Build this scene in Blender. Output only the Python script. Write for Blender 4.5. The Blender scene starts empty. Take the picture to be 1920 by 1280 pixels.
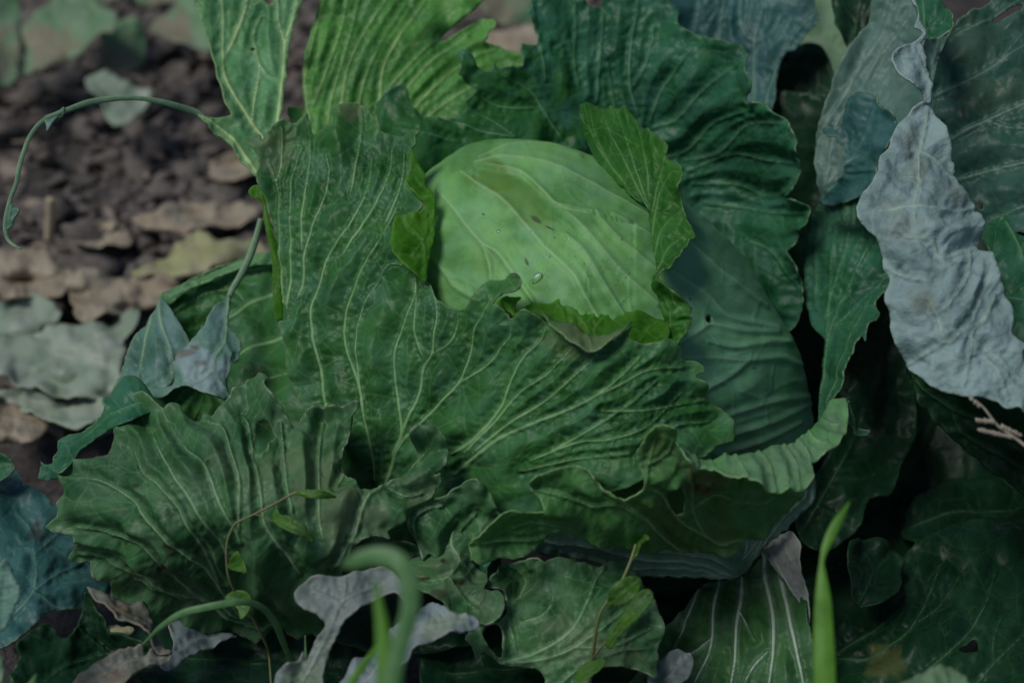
import bpy, math, random
import numpy as np
from mathutils import Vector
from mathutils.geometry import delaunay_2d_cdt
R = math.radians
sc = bpy.context.scene
col = sc.collection

# ------------------------------------------------------------------ camera
CAM_H, PITCH, FPX = 0.57, R(30), 2667.0
cam = bpy.data.cameras.new('camera')
cam_o = bpy.data.objects.new('camera', cam); col.objects.link(cam_o)
cam_o.location = (0, 0, CAM_H); cam_o.rotation_euler = (R(90) - PITCH, 0, 0)
cam.sensor_width = 36; cam.lens = 36 * FPX / 1920
cam.clip_start = 0.01; cam.clip_end = 500
cam.dof.use_dof = True; cam.dof.focus_distance = 0.742; cam.dof.aperture_fstop = 5.6
sc.camera = cam_o

# ------------------------------------------------------------------ sky, sun, exposure
SUN = Vector((-0.46, -0.24, 0.85)).normalized()      # towards the sun
w = bpy.data.worlds.new('World'); sc.world = w; w.use_nodes = True
nt = w.node_tree; bg = nt.nodes['Background']
sky = nt.nodes.new('ShaderNodeTexSky'); sky.sky_type = 'NISHITA'; sky.sun_disc = False
sky.sun_elevation = math.asin(SUN.z); sky.sun_rotation = math.atan2(SUN.x, SUN.y)
sky.air_density = 1.0; sky.dust_density = 0.6; sky.ozone_density = 1.0
nt.links.new(sky.outputs[0], bg.inputs[0]); bg.inputs[1].default_value = 0.064
sun = bpy.data.lights.new('sun', 'SUN'); sun.energy = 2.3; sun.angle = R(24); sun.color = (1.0, 0.98, 0.95)
sun_o = bpy.data.objects.new('sun', sun); col.objects.link(sun_o)
sun_o.rotation_euler = SUN.to_track_quat('Z', 'Y').to_euler()
vs = sc.view_settings
vs.view_transform = 'Standard'; vs.look = 'None'; vs.exposure = -0.06; vs.gamma = 1.0; vs.use_curve_mapping = False
sc.cycles.use_denoising = True
sc.cycles.max_bounces = 8; sc.cycles.diffuse_bounces = 4; sc.cycles.transmission_bounces = 8; sc.cycles.transparent_max_bounces = 8

# ------------------------------------------------------------------ measuring: a picture position and a depth give a place
FW = np.array([0, math.cos(PITCH), -math.sin(PITCH)]); UP = np.array([0, math.sin(PITCH), math.cos(PITCH)])
def place(u, v, d):
    u = np.asarray(u, float); v = np.asarray(v, float); d = np.asarray(d, float)
    X = (u - 960) / FPX * d; Y = -(v - 640) / FPX * d
    return np.stack([X, Y * UP[1] + d * FW[1], Y * UP[2] + d * FW[2] + CAM_H], -1)
def ground_depth(v, z=0.0):
    return (CAM_H - z) / (0.5 + 0.8660254 * (np.asarray(v, float) - 640) / FPX)

# ------------------------------------------------------------------ noise
def _hash(ix, iy, s):
    h = (ix.astype(np.int64) * 374761393 + iy.astype(np.int64) * 668265263 + s * 974634533) & 0xffffffff
    h = ((h ^ (h >> 13)) * 1274126177) & 0xffffffff
    return (h ^ (h >> 16)) & 0xffff
def gnoise(x, y, s=0):
    ix = np.floor(x); iy = np.floor(y); fx = x - ix; fy = y - iy
    ux = fx * fx * fx * (fx * (fx * 6 - 15) + 10); uy = fy * fy * fy * (fy * (fy * 6 - 15) + 10)
    def g(ox, oy):
        a = _hash(ix + ox, iy + oy, s) * (2 * math.pi / 65536)
        return np.cos(a) * (fx - ox) + np.sin(a) * (fy - oy)
    a = g(0, 0); b = g(1, 0); c = g(0, 1); d = g(1, 1)
    return ((a + (b - a) * ux) * (1 - uy) + (c + (d - c) * ux) * uy) * 1.5
def fbm(x, y, s=0, o=3):
    r = 0; a = 1
    for k in range(o):
        r = r + a * gnoise(x, y, s + k * 17); x = x * 2.03; y = y * 2.03; a *= .5
    return r
def sstep(a, b, x):
    t = np.clip((x - a) / (b - a), 0, 1); return t * t * (3 - 2 * t)

# ------------------------------------------------------------------ outlines and lines
def P(s):
    return np.array([[float(t) for t in q.split(',')] for q in s.split()])
def crom(p, step=4.0, closed=True):
    p = np.asarray(p, float); n = len(p); out = []
    for i in range(n if closed else n - 1):
        if closed: a, b, c, d = p[i - 1], p[i], p[(i + 1) % n], p[(i + 2) % n]
        else: a, b, c, d = p[max(i - 1, 0)], p[i], p[i + 1], p[min(i + 2, n - 1)]
        L = np.linalg.norm((c - b)[:2]); k = max(1, int(math.ceil(L / step)))
        la = np.linalg.norm((b - a)[:2]) + 1e-6; lc = np.linalg.norm((d - c)[:2]) + 1e-6
        m1 = (c - a) / (la + L + 1e-6) * L if la > 1e-5 else (c - b)
        m2 = (d - b) / (lc + L + 1e-6) * L if lc > 1e-5 else (c - b)
        t = (np.arange(k) / k)[:, None]
        out.append((2*t**3 - 3*t**2 + 1) * b + (t**3 - 2*t**2 + t) * m1 + (-2*t**3 + 3*t**2) * c + (t**3 - t**2) * m2)
    if not closed: out.append(p[-1:])
    return np.concatenate(out)
def inside(pts, poly):
    x = pts[:, 0][:, None]; y = pts[:, 1][:, None]
    r = np.zeros(len(pts), bool)
    x1 = poly[:, 0]; y1 = poly[:, 1]; x2 = np.roll(x1, -1); y2 = np.roll(y1, -1)
    for i in range(0, len(pts), 4000):
        yy = y[i:i+4000]; xx = x[i:i+4000]
        c = (y1 > yy) != (y2 > yy)
        with np.errstate(divide='ignore', invalid='ignore'):
            xi = (x2 - x1) * (yy - y1) / (y2 - y1) + x1
        r[i:i+4000] = (np.sum(c & (xx < xi), 1) % 2) == 1
    return r
def seg_dist(pts, A, B, W=None, reach=95.0):
    """least distance to a set of segments (and least distance over half-width), searched tile by tile"""
    n = len(pts); D = np.full(n, reach, np.float32); Q = np.full(n, 99.0, np.float32)
    if len(A) == 0 or n == 0: return D, Q
    pts = np.asarray(pts, np.float32); A = np.asarray(A, np.float32); B = np.asarray(B, np.float32)
    lo = np.minimum(A, B); hi = np.maximum(A, B); T = 70.0
    key = np.floor(pts[:, 0] / T).astype(np.int64) * 100003 + np.floor(pts[:, 1] / T).astype(np.int64)
    order = np.argsort(key, kind='stable'); cuts = np.flatnonzero(np.diff(key[order])) + 1
    for ix in np.split(order, cuts):
        p = pts[ix]; pl = p.min(0) - reach; ph = p.max(0) + reach
        k = np.flatnonzero((hi[:, 0] > pl[0]) & (lo[:, 0] < ph[0]) & (hi[:, 1] > pl[1]) & (lo[:, 1] < ph[1]))
        if not len(k): continue
        a = A[k]; ab = B[k] - a; l2 = (ab ** 2).sum(1) + 1e-9
        dx = p[:, None, 0] - a[:, 0]; dy = p[:, None, 1] - a[:, 1]
        t = np.clip((dx * ab[:, 0] + dy * ab[:, 1]) / l2, 0, 1)
        dd = np.hypot(dx - t * ab[:, 0], dy - t * ab[:, 1])
        D[ix] = np.minimum(D[ix], dd.min(1))
        if W is not None: Q[ix] = (dd / W[k].astype(np.float32)).min(1)
    return D, Q

def tps(c):
    c = np.asarray(c, float); xy = c[:, :2] / 100.0; n = len(c)
    r2 = ((xy[:, None] - xy[None]) ** 2).sum(-1)
    K = np.where(r2 > 0, r2 * np.log(r2 + 1e-12), 0) + np.eye(n) * 0.02
    Pm = np.c_[np.ones(n), xy]
    M = np.block([[K, Pm], [Pm.T, np.zeros((3, 3))]])
    s = np.linalg.solve(M, np.r_[c[:, 2], 0, 0, 0])
    def f(u, v):
        q = np.stack([u, v], -1) / 100.0
        r2 = ((q[:, None] - xy[None]) ** 2).sum(-1)
        return (np.where(r2 > 0, r2 * np.log(r2 + 1e-12), 0) @ s[:n] + s[n] + q @ s[n+1:]) / 1000.0
    return f

def branch_veins(mains, poly, seed, spacing, maxlen):
    """side veins that leave the traced ones and stop where they meet another vein or the margin"""
    rnd = random.Random(seed); taken = [np.vstack(mains)] if mains else []
    out = []
    lvl = [(m, 1.0) for m in mains]
    for level in range(2):
        nxt = []
        for m, sz in lvl:
            seg = np.linalg.norm(np.diff(m, axis=0), axis=1); L = seg.sum()
            if L < 50: continue
            cum = np.r_[0, np.cumsum(seg)]
            sp = spacing * (1.0 if level == 0 else .62)
            s = rnd.uniform(.35, .8) * sp; side = rnd.choice((-1, 1))
            while s < L - 12:
                i = min(np.searchsorted(cum, s), len(m) - 1); i = max(i, 1)
                p = m[i - 1] + (m[i] - m[i-1]) * ((s - cum[i-1]) / max(seg[i-1], 1e-6))
                t = m[i] - m[i-1]; base = math.atan2(t[1], t[0])
                a = base + side * R(rnd.uniform(38, 62)); bend = -side * R(rnd.uniform(0.5, 3.0))
                path = [p]; allp = np.vstack(taken)
                for k in range(int(maxlen * (1 if level == 0 else .6) / 6)):
                    a += bend + R(rnd.gauss(0, 5))
                    p = p + 6 * np.array([math.cos(a), math.sin(a)])
                    path.append(p)
                    if k > 2 and ((allp - p) ** 2).sum(1).min() < 36: break
                if len(path) > 4:
                    path = np.array(path); ok = inside(path, poly)
                    if not ok.all(): path = path[:max(1, int(np.argmin(ok)))]
                    if len(path) > 3:
                        out.append((path, 1.6 if level == 0 else 1.1)); taken.append(path); nxt.append((path, .6))
                s += sp * rnd.uniform(.7, 1.35); side = -side
        lvl = nxt
    return out

def patch(o, ctrl, veins=(), holes=(), g=4.5, vw=3.2, relief=1.0, quilt=1.0, und=1.0, ruf=1.0, teeth=1.0, blot=(), dark=(),
          seed=1, auto=True, spacing=62, maxlen=130, mat=0, fine=1.0, scale=1.0, inner=None, pucker=1.0, pleat=1.0):
    """one sheet of leaf: margin, main veins and depths -> points, faces, attributes"""
    o = P(o) if isinstance(o, str) else np.asarray(o, float)
    poly = crom(o[:, :2], g)
    if teeth:
        n = np.roll(poly, -1, 0) - np.roll(poly, 1, 0); n = np.c_[n[:, 1], -n[:, 0]] / (np.linalg.norm(n, axis=1)[:, None] + 1e-6)
        s = np.arange(len(poly)) * g
        poly = poly + n * (teeth * scale * (1.1 * gnoise(s / 9.0, s * 0 + seed, seed) + 1.8 * gnoise(s / 31.0, s * 0 + seed, seed + 5)))[:, None]
    hs = [crom(P(h) if isinstance(h, str) else h, g * .8) for h in holes]
    lo = poly.min(0); hi = poly.max(0)
    gx = np.arange(lo[0], hi[0], g); gy = np.arange(lo[1], hi[1], g * .866)
    GX, GY = np.meshgrid(gx, gy); GX = GX + (np.arange(len(gy)) % 2 * g * .5)[:, None]
    rng = np.random.RandomState(seed)
    pts = np.c_[GX.ravel(), GY.ravel()] + rng.uniform(-.12, .12, (GX.size, 2)) * g
    pts = pts[inside(pts, poly)]
    for h in hs: pts = pts[~inside(pts, h)]
    allb = [poly] + hs
    A = np.vstack(allb); B = np.vstack([np.roll(b, -1, 0) for b in allb])
    if len(pts):
        d, _ = seg_dist(pts, A, B); pts = pts[d > g * .55]
    V = np.vstack([A, pts]); E = []; k = 0
    for b in allb:
        E += [(k + i, k + (i + 1) % len(b)) for i in range(len(b))]; k += len(b)
    co, _, fc = delaunay_2d_cdt([Vector((x, -y)) for x, y in V], E, [], 1, 1e-5, False)[:3]
    uv = np.array([(c[0], -c[1]) for c in co]); F = np.array([f for f in fc if len(f) == 3], int)
    cen = uv[F].mean(1); keep = inside(cen, poly)
    for h in hs: keep &= ~inside(cen, h)
    F = F[keep]
    used = np.unique(F); remap = np.full(len(uv), -1); remap[used] = np.arange(len(used)); uv = uv[used]; F = remap[F]
    # veins
    mains = []; MA = []; MB = []; MW = []
    for ve in veins:
        if isinstance(ve, str): wd, pp = vw, P(ve)
        else: wd, pp = ve[0], P(ve[1])
        pp = crom(pp[:, :2], 10, False); mains.append(pp)
        t = .72 * np.linspace(1, .25, len(pp) - 1) * np.clip(.35 + np.arange(len(pp) - 1) * 10 / 40.0, 0, 1)
        MA.append(pp[:-1]); MB.append(pp[1:]); MW.append(wd * t)
    if mains:
        dm, q = seg_dist(uv, np.vstack(MA), np.vstack(MB), np.concatenate(MW))
    else: dm = np.full(len(uv), 300.); q = np.full(len(uv), 99.)
    d2 = np.full(len(uv), 60.0)
    if auto and mains:
        br = branch_veins(mains, poly, seed, spacing * scale, maxlen * scale)
        if br:
            q_ = [b[0][np.unique(np.r_[0:len(b[0]):2, len(b[0]) - 1])] for b in br]; d2, _ = seg_dist(uv, np.vstack([k[:-1] for k in q_]), np.vstack([k[1:] for k in q_]))
    if inner is not None:
        ip = [crom(P(k)[:, :2], 6, False) for k in ([inner] if isinstance(inner, str) else inner)]
        di, _ = seg_dist((A + B) / 2, np.vstack([k[:-1] for k in ip]), np.vstack([k[1:] for k in ip]))
        k_ = di > 9
        ed = seg_dist(uv, A[k_], B[k_])[0] if k_.any() else np.full(len(uv), 80.0)
    else: ed, _ = seg_dist(uv, A, B)
    # form
    f = ctrl if callable(ctrl) else tps(P(ctrl))
    d = f(uv[:, 0], uv[:, 1]); W = place(uv[:, 0], uv[:, 1], d)
    fn = np.cross(W[F[:, 1]] - W[F[:, 0]], W[F[:, 2]] - W[F[:, 0]])
    N = np.zeros_like(W)
    for k in range(3): np.add.at(N, F[:, k], fn)
    N /= np.linalg.norm(N, axis=1)[:, None] + 1e-12
    view = W - np.array([0, 0, CAM_H]); view /= np.linalg.norm(view, axis=1)[:, None]
    N = N - view * .35; N /= np.linalg.norm(N, axis=1)[:, None]
    x, y = uv[:, 0] / scale, uv[:, 1] / scale
    dm_, d2_, ed_ = dm / scale, d2 / scale, ed / scale
    dn = np.minimum(dm_, d2_ + 3)
    h = relief * (1.05 * np.exp(-(dm_ / 4.6) ** 2) * np.clip(1.4 - q * .12, .25, 1) + .22 * np.exp(-(d2_ / 2.6) ** 2))
    h += quilt * (1.9 * (1 - np.exp(-(dm_ / 20) ** 2)) * (.55 + .9 * gnoise(x / 60, y / 60, seed + 3)) + .3 * (1 - np.exp(-(d2_ / 9) ** 2)))
    h += pucker * np.exp(-dm_ / 15) * (1 - np.exp(-(dm_ / 5) ** 2)) * 1.5 * gnoise(x / 11, y / 11, seed + 51)
    h += pleat * (2.6 * (1 - np.exp(-(dm_ / 26) ** 2)) + 1.8 * gnoise(x / 38, y / 95, seed + 53) * (1 - np.exp(-dm_ / 30)))
    h += und * (4.2 * gnoise(x / 150, y / 150, seed + 9) + 1.6 * gnoise(x / 55, y / 55, seed + 11))
    h += fine * (.16 * gnoise(x / 16, y / 16, seed + 21) + .6 * gnoise(x / 32, y / 32, seed + 23))
    h += ruf * np.exp(-ed_ / 22) * (4.2 * gnoise(x / 46, y / 46, seed + 31) + 1.3 * gnoise(x / 17, y / 17, seed + 33))
    W = W + N * (h * scale / 1000.0)[:, None]
    bl = np.zeros(len(uv)); dk = np.zeros(len(uv))
    wn = fbm(x / 40, y / 40, seed + 41) * .55
    for arr, lst in ((bl, blot), (dk, dark)):
        for b in lst:
            bx, by, br_ = b[:3]; st = b[3] if len(b) > 3 else 1; el = b[4] if len(b) > 4 else 1; an = R(b[5]) if len(b) > 5 else 0
            ex = (uv[:, 0] - bx) * math.cos(an) + (uv[:, 1] - by) * math.sin(an); ey = -(uv[:, 0] - bx) * math.sin(an) + (uv[:, 1] - by) * math.cos(an)
            rr = np.hypot(ex / el, ey) / br_ + wn
            np.maximum(arr, st * (1 - sstep(.55, 1.1, rr)), out=arr)
    return dict(W=W, F=F, uv=uv / 100.0, q=np.minimum(q, 12), d2=np.minimum(d2_, 40), ed=np.minimum(ed_, 80), bl=bl, dk=dk, mat=mat)

def mesh_obj(name, W, F, mats, parent=None, attrs=None, fmat=None, thick=0.0, base=None, smooth=True):
    if base is not None: W = W - np.asarray(base)
    me = bpy.data.meshes.new(name)
    me.from_pydata(np.asarray(W).tolist(), [], np.asarray(F).tolist() if isinstance(F, np.ndarray) else F)
    for m in mats: me.materials.append(m)
    if smooth: me.polygons.foreach_set('use_smooth', [True] * len(me.polygons))
    if fmat is not None: me.polygons.foreach_set('material_index', np.asarray(fmat, np.int32))
    for k, a in (attrs or {}).items():
        if k == 'uv':
            at = me.attributes.new('lf', 'FLOAT_VECTOR', 'POINT')
            at.data.foreach_set('vector', np.c_[a, np.zeros(len(a))].astype(np.float32).ravel())
        else:
            at = me.attributes.new(k, 'FLOAT', 'POINT'); at.data.foreach_set('value', np.asarray(a, np.float32))
    me.update()
    ob = bpy.data.objects.new(name, me); col.objects.link(ob)
    if parent is not None: ob.parent = parent
    if thick:
        md = ob.modifiers.new('thickness', 'SOLIDIFY'); md.thickness = thick; md.offset = -1; md.use_rim = True
    return ob

def tag(ob, label=None, cat=None, group=None, kind=None):
    for k, v in (('label', label), ('category', cat), ('group', group), ('kind', kind)):
        if v: ob[k] = v
    return ob
def world_base(o):
    b = np.zeros(3)
    while o is not None: b = b + np.array(o.location); o = o.parent
    return b
def thing(name, label, cat, base, group=None):
    e = bpy.data.objects.new(name, None); col.objects.link(e); e.location = base; e.empty_display_size = .02
    return tag(e, label, cat, group)
def leaf(parent, mats, patches, name='leaf', thick=.0009, label=None):
    if not isinstance(mats, (list, tuple)): mats = [mats]
    W = []; F = []; A = {k: [] for k in ('uv', 'q', 'd2', 'ed', 'bl', 'dk')}; fm = []; n = 0
    for p in patches:
        W.append(p['W']); F.append(p['F'] + n); n += len(p['W'])
        for k in A: A[k].append(p[k])
        fm += [p['mat']] * len(p['F'])
    base = world_base(parent)
    ob = mesh_obj(name, np.vstack(W), np.vstack(F), mats, parent, {k: np.concatenate(v) for k, v in A.items()}, fm, thick, base)
    if label: ob['label'] = label
    return ob

def sweep(pts, ratio=1.0, seg=10, vee=0.0, twist=0.0):
    """tapering stem or blade along (u, v, depth mm, width px); ratio = thickness over width"""
    p = P(pts) if isinstance(pts, str) else np.asarray(pts, float)
    p = crom(p, 5, False); C = place(p[:, 0], p[:, 1], p[:, 2] / 1000.0); wd = p[:, 3] * p[:, 2] / 1000.0 / FPX * .5
    T = np.gradient(C, axis=0); T /= np.linalg.norm(T, axis=1)[:, None] + 1e-12
    view = C - np.array([0, 0, CAM_H]); view /= np.linalg.norm(view, axis=1)[:, None]
    S = np.cross(T, view); S /= np.linalg.norm(S, axis=1)[:, None] + 1e-12; N = np.cross(S, T)
    if twist:
        a = twist * np.linspace(0, 1, len(p))[:, None]; S, N = S * np.cos(a) + N * np.sin(a), N * np.cos(a) - S * np.sin(a)
    th = np.linspace(0, 2 * math.pi, seg, endpoint=False)
    V = []
    for t in th:
        c, s = math.cos(t), math.sin(t)
        V.append(C + S * (wd * c)[:, None] + N * (wd * (s * ratio + vee * (abs(c) - .5)))[:, None])
    V = np.stack(V, 1).reshape(-1, 3); n = len(p); F = []
    for i in range(n - 1):
        for j in range(seg):
            k = (j + 1) % seg; F.append((i*seg + j, i*seg + k, (i+1)*seg + k, (i+1)*seg + j))
    F.append(tuple(range(seg - 1, -1, -1))); F.append(tuple((n-1)*seg + j for j in range(seg)))
    return V, F
def stem(name, parent, mat, pts, **kw):
    V, F = sweep(pts, **kw)
    return mesh_obj(name, V, F, [mat], parent, base=world_base(parent))

# ------------------------------------------------------------------ materials
def N_(nt, t, **kw):
    n = nt.nodes.new(t)
    for k, v in kw.items(): setattr(n, k, v)
    return n
def mixc(nt, fac, a, b, blend='MIX'):
    m = N_(nt, 'ShaderNodeMix', data_type='RGBA', blend_type=blend)
    for s, v in ((0, fac), (6, a), (7, b)):
        if hasattr(v, 'is_output'): nt.links.new(v, m.inputs[s])
        else: m.inputs[s].default_value = v if s == 0 else (*v, 1)
    return m.outputs[2]
def mth(nt, op, a, b=0.0, clamp=False):
    m = N_(nt, 'ShaderNodeMath', operation=op, use_clamp=clamp)
    for s, v in ((0, a), (1, b)):
        if hasattr(v, 'is_output'): nt.links.new(v, m.inputs[s])
        else: m.inputs[s].default_value = v
    return m.outputs[0]
def ramp(nt, x, a, b, lo=0.0, hi=1.0):
    m = N_(nt, 'ShaderNodeMapRange', interpolation_type='SMOOTHSTEP')
    nt.links.new(x, m.inputs[0])
    for s, v in zip((1, 2, 3, 4), (a, b, lo, hi)): m.inputs[s].default_value = v
    return m.outputs[0]
def noise(nt, vec, scale, detail=3.0, rough=.55):
    n = N_(nt, 'ShaderNodeTexNoise'); nt.links.new(vec, n.inputs['Vector'])
    n.inputs['Scale'].default_value = scale; n.inputs['Detail'].default_value = detail; n.inputs['Roughness'].default_value = rough
    return n
def attr(nt, name, out='Fac'):
    n = N_(nt, 'ShaderNodeAttribute', attribute_name=name); return n.outputs[out]

def leaf_mat(name, dk, lt, vein, bloom=(.30, .38, .38), bl_amt=.35, blot=(.16, .17, .05), dkc=(.03, .018, .012), vs=1.0, tert=.35, trans=.28,
             tcol=None, rough=.40, spec=.18, edge=(.30, .36, .20), spots=.25, tsc=1.9, bump=.22, off=0.0, halo=.28):
    m = bpy.data.materials.new(name); m.use_nodes = True; nt = m.node_tree; nt.nodes.clear()
    co = N_(nt, 'ShaderNodeVectorMath', operation='ADD'); nt.links.new(attr(nt, 'lf', 'Vector'), co.inputs[0]); co.inputs[1].default_value = (off, off * .7, 0)
    v = co.outputs[0]
    wob = noise(nt, v, 1.3, 2); wv = N_(nt, 'ShaderNodeVectorMath', operation='MULTIPLY_ADD')
    nt.links.new(wob.outputs['Color'], wv.inputs[0]); wv.inputs[1].default_value = (.3, .3, 0); nt.links.new(v, wv.inputs[2])
    n1 = noise(nt, v, .9, 3).outputs['Fac']; n2 = noise(nt, v, 4.2, 4, .6).outputs['Fac']; n3 = noise(nt, v, 22, 3, .6).outputs['Fac']
    c = mixc(nt, ramp(nt, mth(nt, 'ADD', mth(nt, 'MULTIPLY', n1, .75), mth(nt, 'MULTIPLY', n2, .25)), .36, .62), tuple(x * .85 for x in dk), tuple(x * 1.08 for x in lt))
    c = mixc(nt, mth(nt, 'MULTIPLY', ramp(nt, noise(nt, v, 55, 2, .6).outputs['Fac'], .5, .75), .22), c, tuple(x * .45 for x in dk))
    # waxy bloom in cloudy patches
    c = mixc(nt, mth(nt, 'MULTIPLY', ramp(nt, noise(nt, v, 1.7, 5, .62).outputs['Fac'], .40, .68), bl_amt), c, bloom)
    c = mixc(nt, mth(nt, 'MULTIPLY', ramp(nt, n3, .35, .7), .07), c, tuple(x * 1.5 for x in lt))
    # small net of veins
    vo = N_(nt, 'ShaderNodeTexVoronoi', feature='DISTANCE_TO_EDGE'); nt.links.new(wv.outputs[0], vo.inputs['Vector']); vo.inputs['Scale'].default_value = tsc
    net = ramp(nt, vo.outputs['Distance'], .002, .035, 1, 0)
    vo2 = N_(nt, 'ShaderNodeTexVoronoi', feature='DISTANCE_TO_EDGE'); nt.links.new(wv.outputs[0], vo2.inputs['Vector']); vo2.inputs['Scale'].default_value = tsc * 2.7
    net2 = ramp(nt, vo2.outputs['Distance'], .0, .09, 1, 0)
    q = attr(nt, 'q'); d2 = attr(nt, 'd2'); ed = attr(nt, 'ed')
    half = tuple(.5 * a + .5 * b for a, b in zip(lt, vein))
    c = mixc(nt, mth(nt, 'MULTIPLY', net2, tert * .12), c, half)
    c = mixc(nt, mth(nt, 'MULTIPLY', net, tert * .8), c, half)
    c = mixc(nt, mth(nt, 'MULTIPLY', ramp(nt, d2, .4, 2.8, 1, 0), .18 * vs), c, tuple(.25 * a + .75 * b for a, b in zip(lt, vein)))
    c = mixc(nt, mth(nt, 'MULTIPLY', ramp(nt, q, .6, 5.5, 1, 0), halo * vs), c, half)
    # stains with their own shape
    c = mixc(nt, mth(nt, 'MULTIPLY', attr(nt, 'bl'), mth(nt, 'ADD', mth(nt, 'MULTIPLY', n2, .8), .35, True)), c, blot)
    c = mixc(nt, mth(nt, 'MULTIPLY', ramp(nt, q, .45, 1.5, 1, 0), .9 * vs), c, vein)
    sp = ramp(nt, noise(nt, v, 9, 4, .7).outputs['Fac'], .68, .76)
    c = mixc(nt, mth(nt, 'MULTIPLY', sp, spots), c, (.06, .045, .02))
    sp2 = N_(nt, 'ShaderNodeTexVoronoi'); nt.links.new(v, sp2.inputs['Vector']); sp2.inputs['Scale'].default_value = 5.5
    dots = mth(nt, 'MULTIPLY', ramp(nt, sp2.outputs['Distance'], .03, .07, 1, 0), ramp(nt, n1, .45, .6))
    c = mixc(nt, mth(nt, 'MULTIPLY', dots, .8), c, (.012, .012, .008))
    c = mixc(nt, mth(nt, 'MULTIPLY', ramp(nt, ed, 1.2, 14, 1, 0), .25), c, half)
    c = mixc(nt, mth(nt, 'MULTIPLY', ramp(nt, ed, .3, 2.2, 1, 0), ramp(nt, noise(nt, v, 9.0, 3).outputs['Fac'], .40, .62, .05, .6)), c, edge)
    c = mixc(nt, mth(nt, 'MULTIPLY', attr(nt, 'dk'), 1.0), c, dkc)
    # fine relief
    hgt = mth(nt, 'ADD', mth(nt, 'MULTIPLY', ramp(nt, vo.outputs['Distance'], 0, .22), .55), mth(nt, 'MULTIPLY', n3, .35))
    hgt = mth(nt, 'ADD', hgt, mth(nt, 'MULTIPLY', noise(nt, v, 7, 3).outputs['Fac'], .7))
    bp = N_(nt, 'ShaderNodeBump'); bp.inputs['Strength'].default_value = bump; bp.inputs['Distance'].default_value = .0022; nt.links.new(hgt, bp.inputs['Height'])
    b = N_(nt, 'ShaderNodeBsdfPrincipled'); nt.links.new(c, b.inputs['Base Color'])
    nt.links.new(mth(nt, 'ADD', mth(nt, 'MULTIPLY', n2, .3), rough - .15), b.inputs['Roughness']); b.inputs['Specular IOR Level'].default_value = spec
    nt.links.new(bp.outputs[0], b.inputs['Normal'])
    tr = N_(nt, 'ShaderNodeBsdfTranslucent'); nt.links.new(bp.outputs[0], tr.inputs['Normal'])
    tc = mixc(nt, .75, c, tcol or tuple(min(1, x * k) for x, k in zip(lt, (2.6, 2.4, 1.0))))
    nt.links.new(tc, tr.inputs[0])
    ms = N_(nt, 'ShaderNodeMixShader'); ms.inputs[0].default_value = trans
    nt.links.new(b.outputs[0], ms.inputs[1]); nt.links.new(tr.outputs[0], ms.inputs[2])
    out = N_(nt, 'ShaderNodeOutputMaterial'); nt.links.new(ms.outputs[0], out.inputs[0])
    return m

def plain_mat(name, a, b, scale=40, rough=.6, bump=.4, trans=0.0, dist=.002, spec=.3, detail=5):
    m = bpy.data.materials.new(name); m.use_nodes = True; nt = m.node_tree; nt.nodes.clear()
    tc = N_(nt, 'ShaderNodeTexCoord').outputs['Object']
    n1 = noise(nt, tc, scale, detail, .62).outputs['Fac']; n2 = noise(nt, tc, scale * 5.3, 4, .6).outputs['Fac']
    c = mixc(nt, ramp(nt, mth(nt, 'ADD', mth(nt, 'MULTIPLY', n1, .6), mth(nt, 'MULTIPLY', n2, .4)), .34, .66), a, b)
    bp = N_(nt, 'ShaderNodeBump'); bp.inputs['Strength'].default_value = bump; bp.inputs['Distance'].default_value = dist
    nt.links.new(mth(nt, 'ADD', n1, mth(nt, 'MULTIPLY', n2, .5)), bp.inputs['Height'])
    s = N_(nt, 'ShaderNodeBsdfPrincipled'); nt.links.new(c, s.inputs['Base Color']); s.inputs['Roughness'].default_value = rough
    s.inputs['Specular IOR Level'].default_value = spec; nt.links.new(bp.outputs[0], s.inputs['Normal'])
    sh = s.outputs[0]
    if trans:
        tr = N_(nt, 'ShaderNodeBsdfTranslucent'); nt.links.new(c, tr.inputs[0])
        ms = N_(nt, 'ShaderNodeMixShader'); ms.inputs[0].default_value = trans; nt.links.new(sh, ms.inputs[1]); nt.links.new(tr.outputs[0], ms.inputs[2]); sh = ms.outputs[0]
    out = N_(nt, 'ShaderNodeOutputMaterial'); nt.links.new(sh, out.inputs[0])
    return m

M = {}
M['front'] = leaf_mat('leaf_front_green', (.019, .096, .019), (.041, .150, .035), (.24, .43, .18), bloom=(.080, .215, .125), bl_amt=.5, trans=.25, off=1, tert=.3, halo=.2, blot=(.14, .17, .08))
M['fold'] = leaf_mat('leaf_fold_yellow_green', (.020, .118, .012), (.046, .175, .024), (.17, .34, .11), bloom=(.06, .20, .08), bl_amt=.3, trans=.42, off=3, tert=.7)
M['fold_bright'] = leaf_mat('leaf_fold_lit', (.050, .195, .016), (.105, .285, .032), (.25, .42, .13), bloom=(.11, .29, .08), bl_amt=.3, trans=.66, tcol=(.46, .82, .07), off=4, tert=.6)  # brighter copy of fold, coloured for light coming through the leaf
M['ribbed'] = leaf_mat('leaf_ribbed', (.022, .085, .024), (.045, .13, .038), (.38, .48, .38), bloom=(.10, .20, .12), bl_amt=.4, trans=.2, off=16, tert=.08, blot=(.14, .15, .08), spots=.4, vs=1.15)
M['head_blue'] = leaf_mat('head_blue_green', (.078, .225, .105), (.12, .30, .15), (.24, .41, .26), bloom=(.15, .32, .22), bl_amt=.55, trans=.0, tert=.08, off=8, bump=.10, halo=.5, vs=.5, spots=.15)
M['base'] = leaf_mat('leaf_base_pale', (.075, .16, .105), (.125, .235, .155), (.36, .47, .38), bloom=(.20, .30, .25), bl_amt=.4, trans=.1, off=2, tert=.05, vs=1.1)
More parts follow.
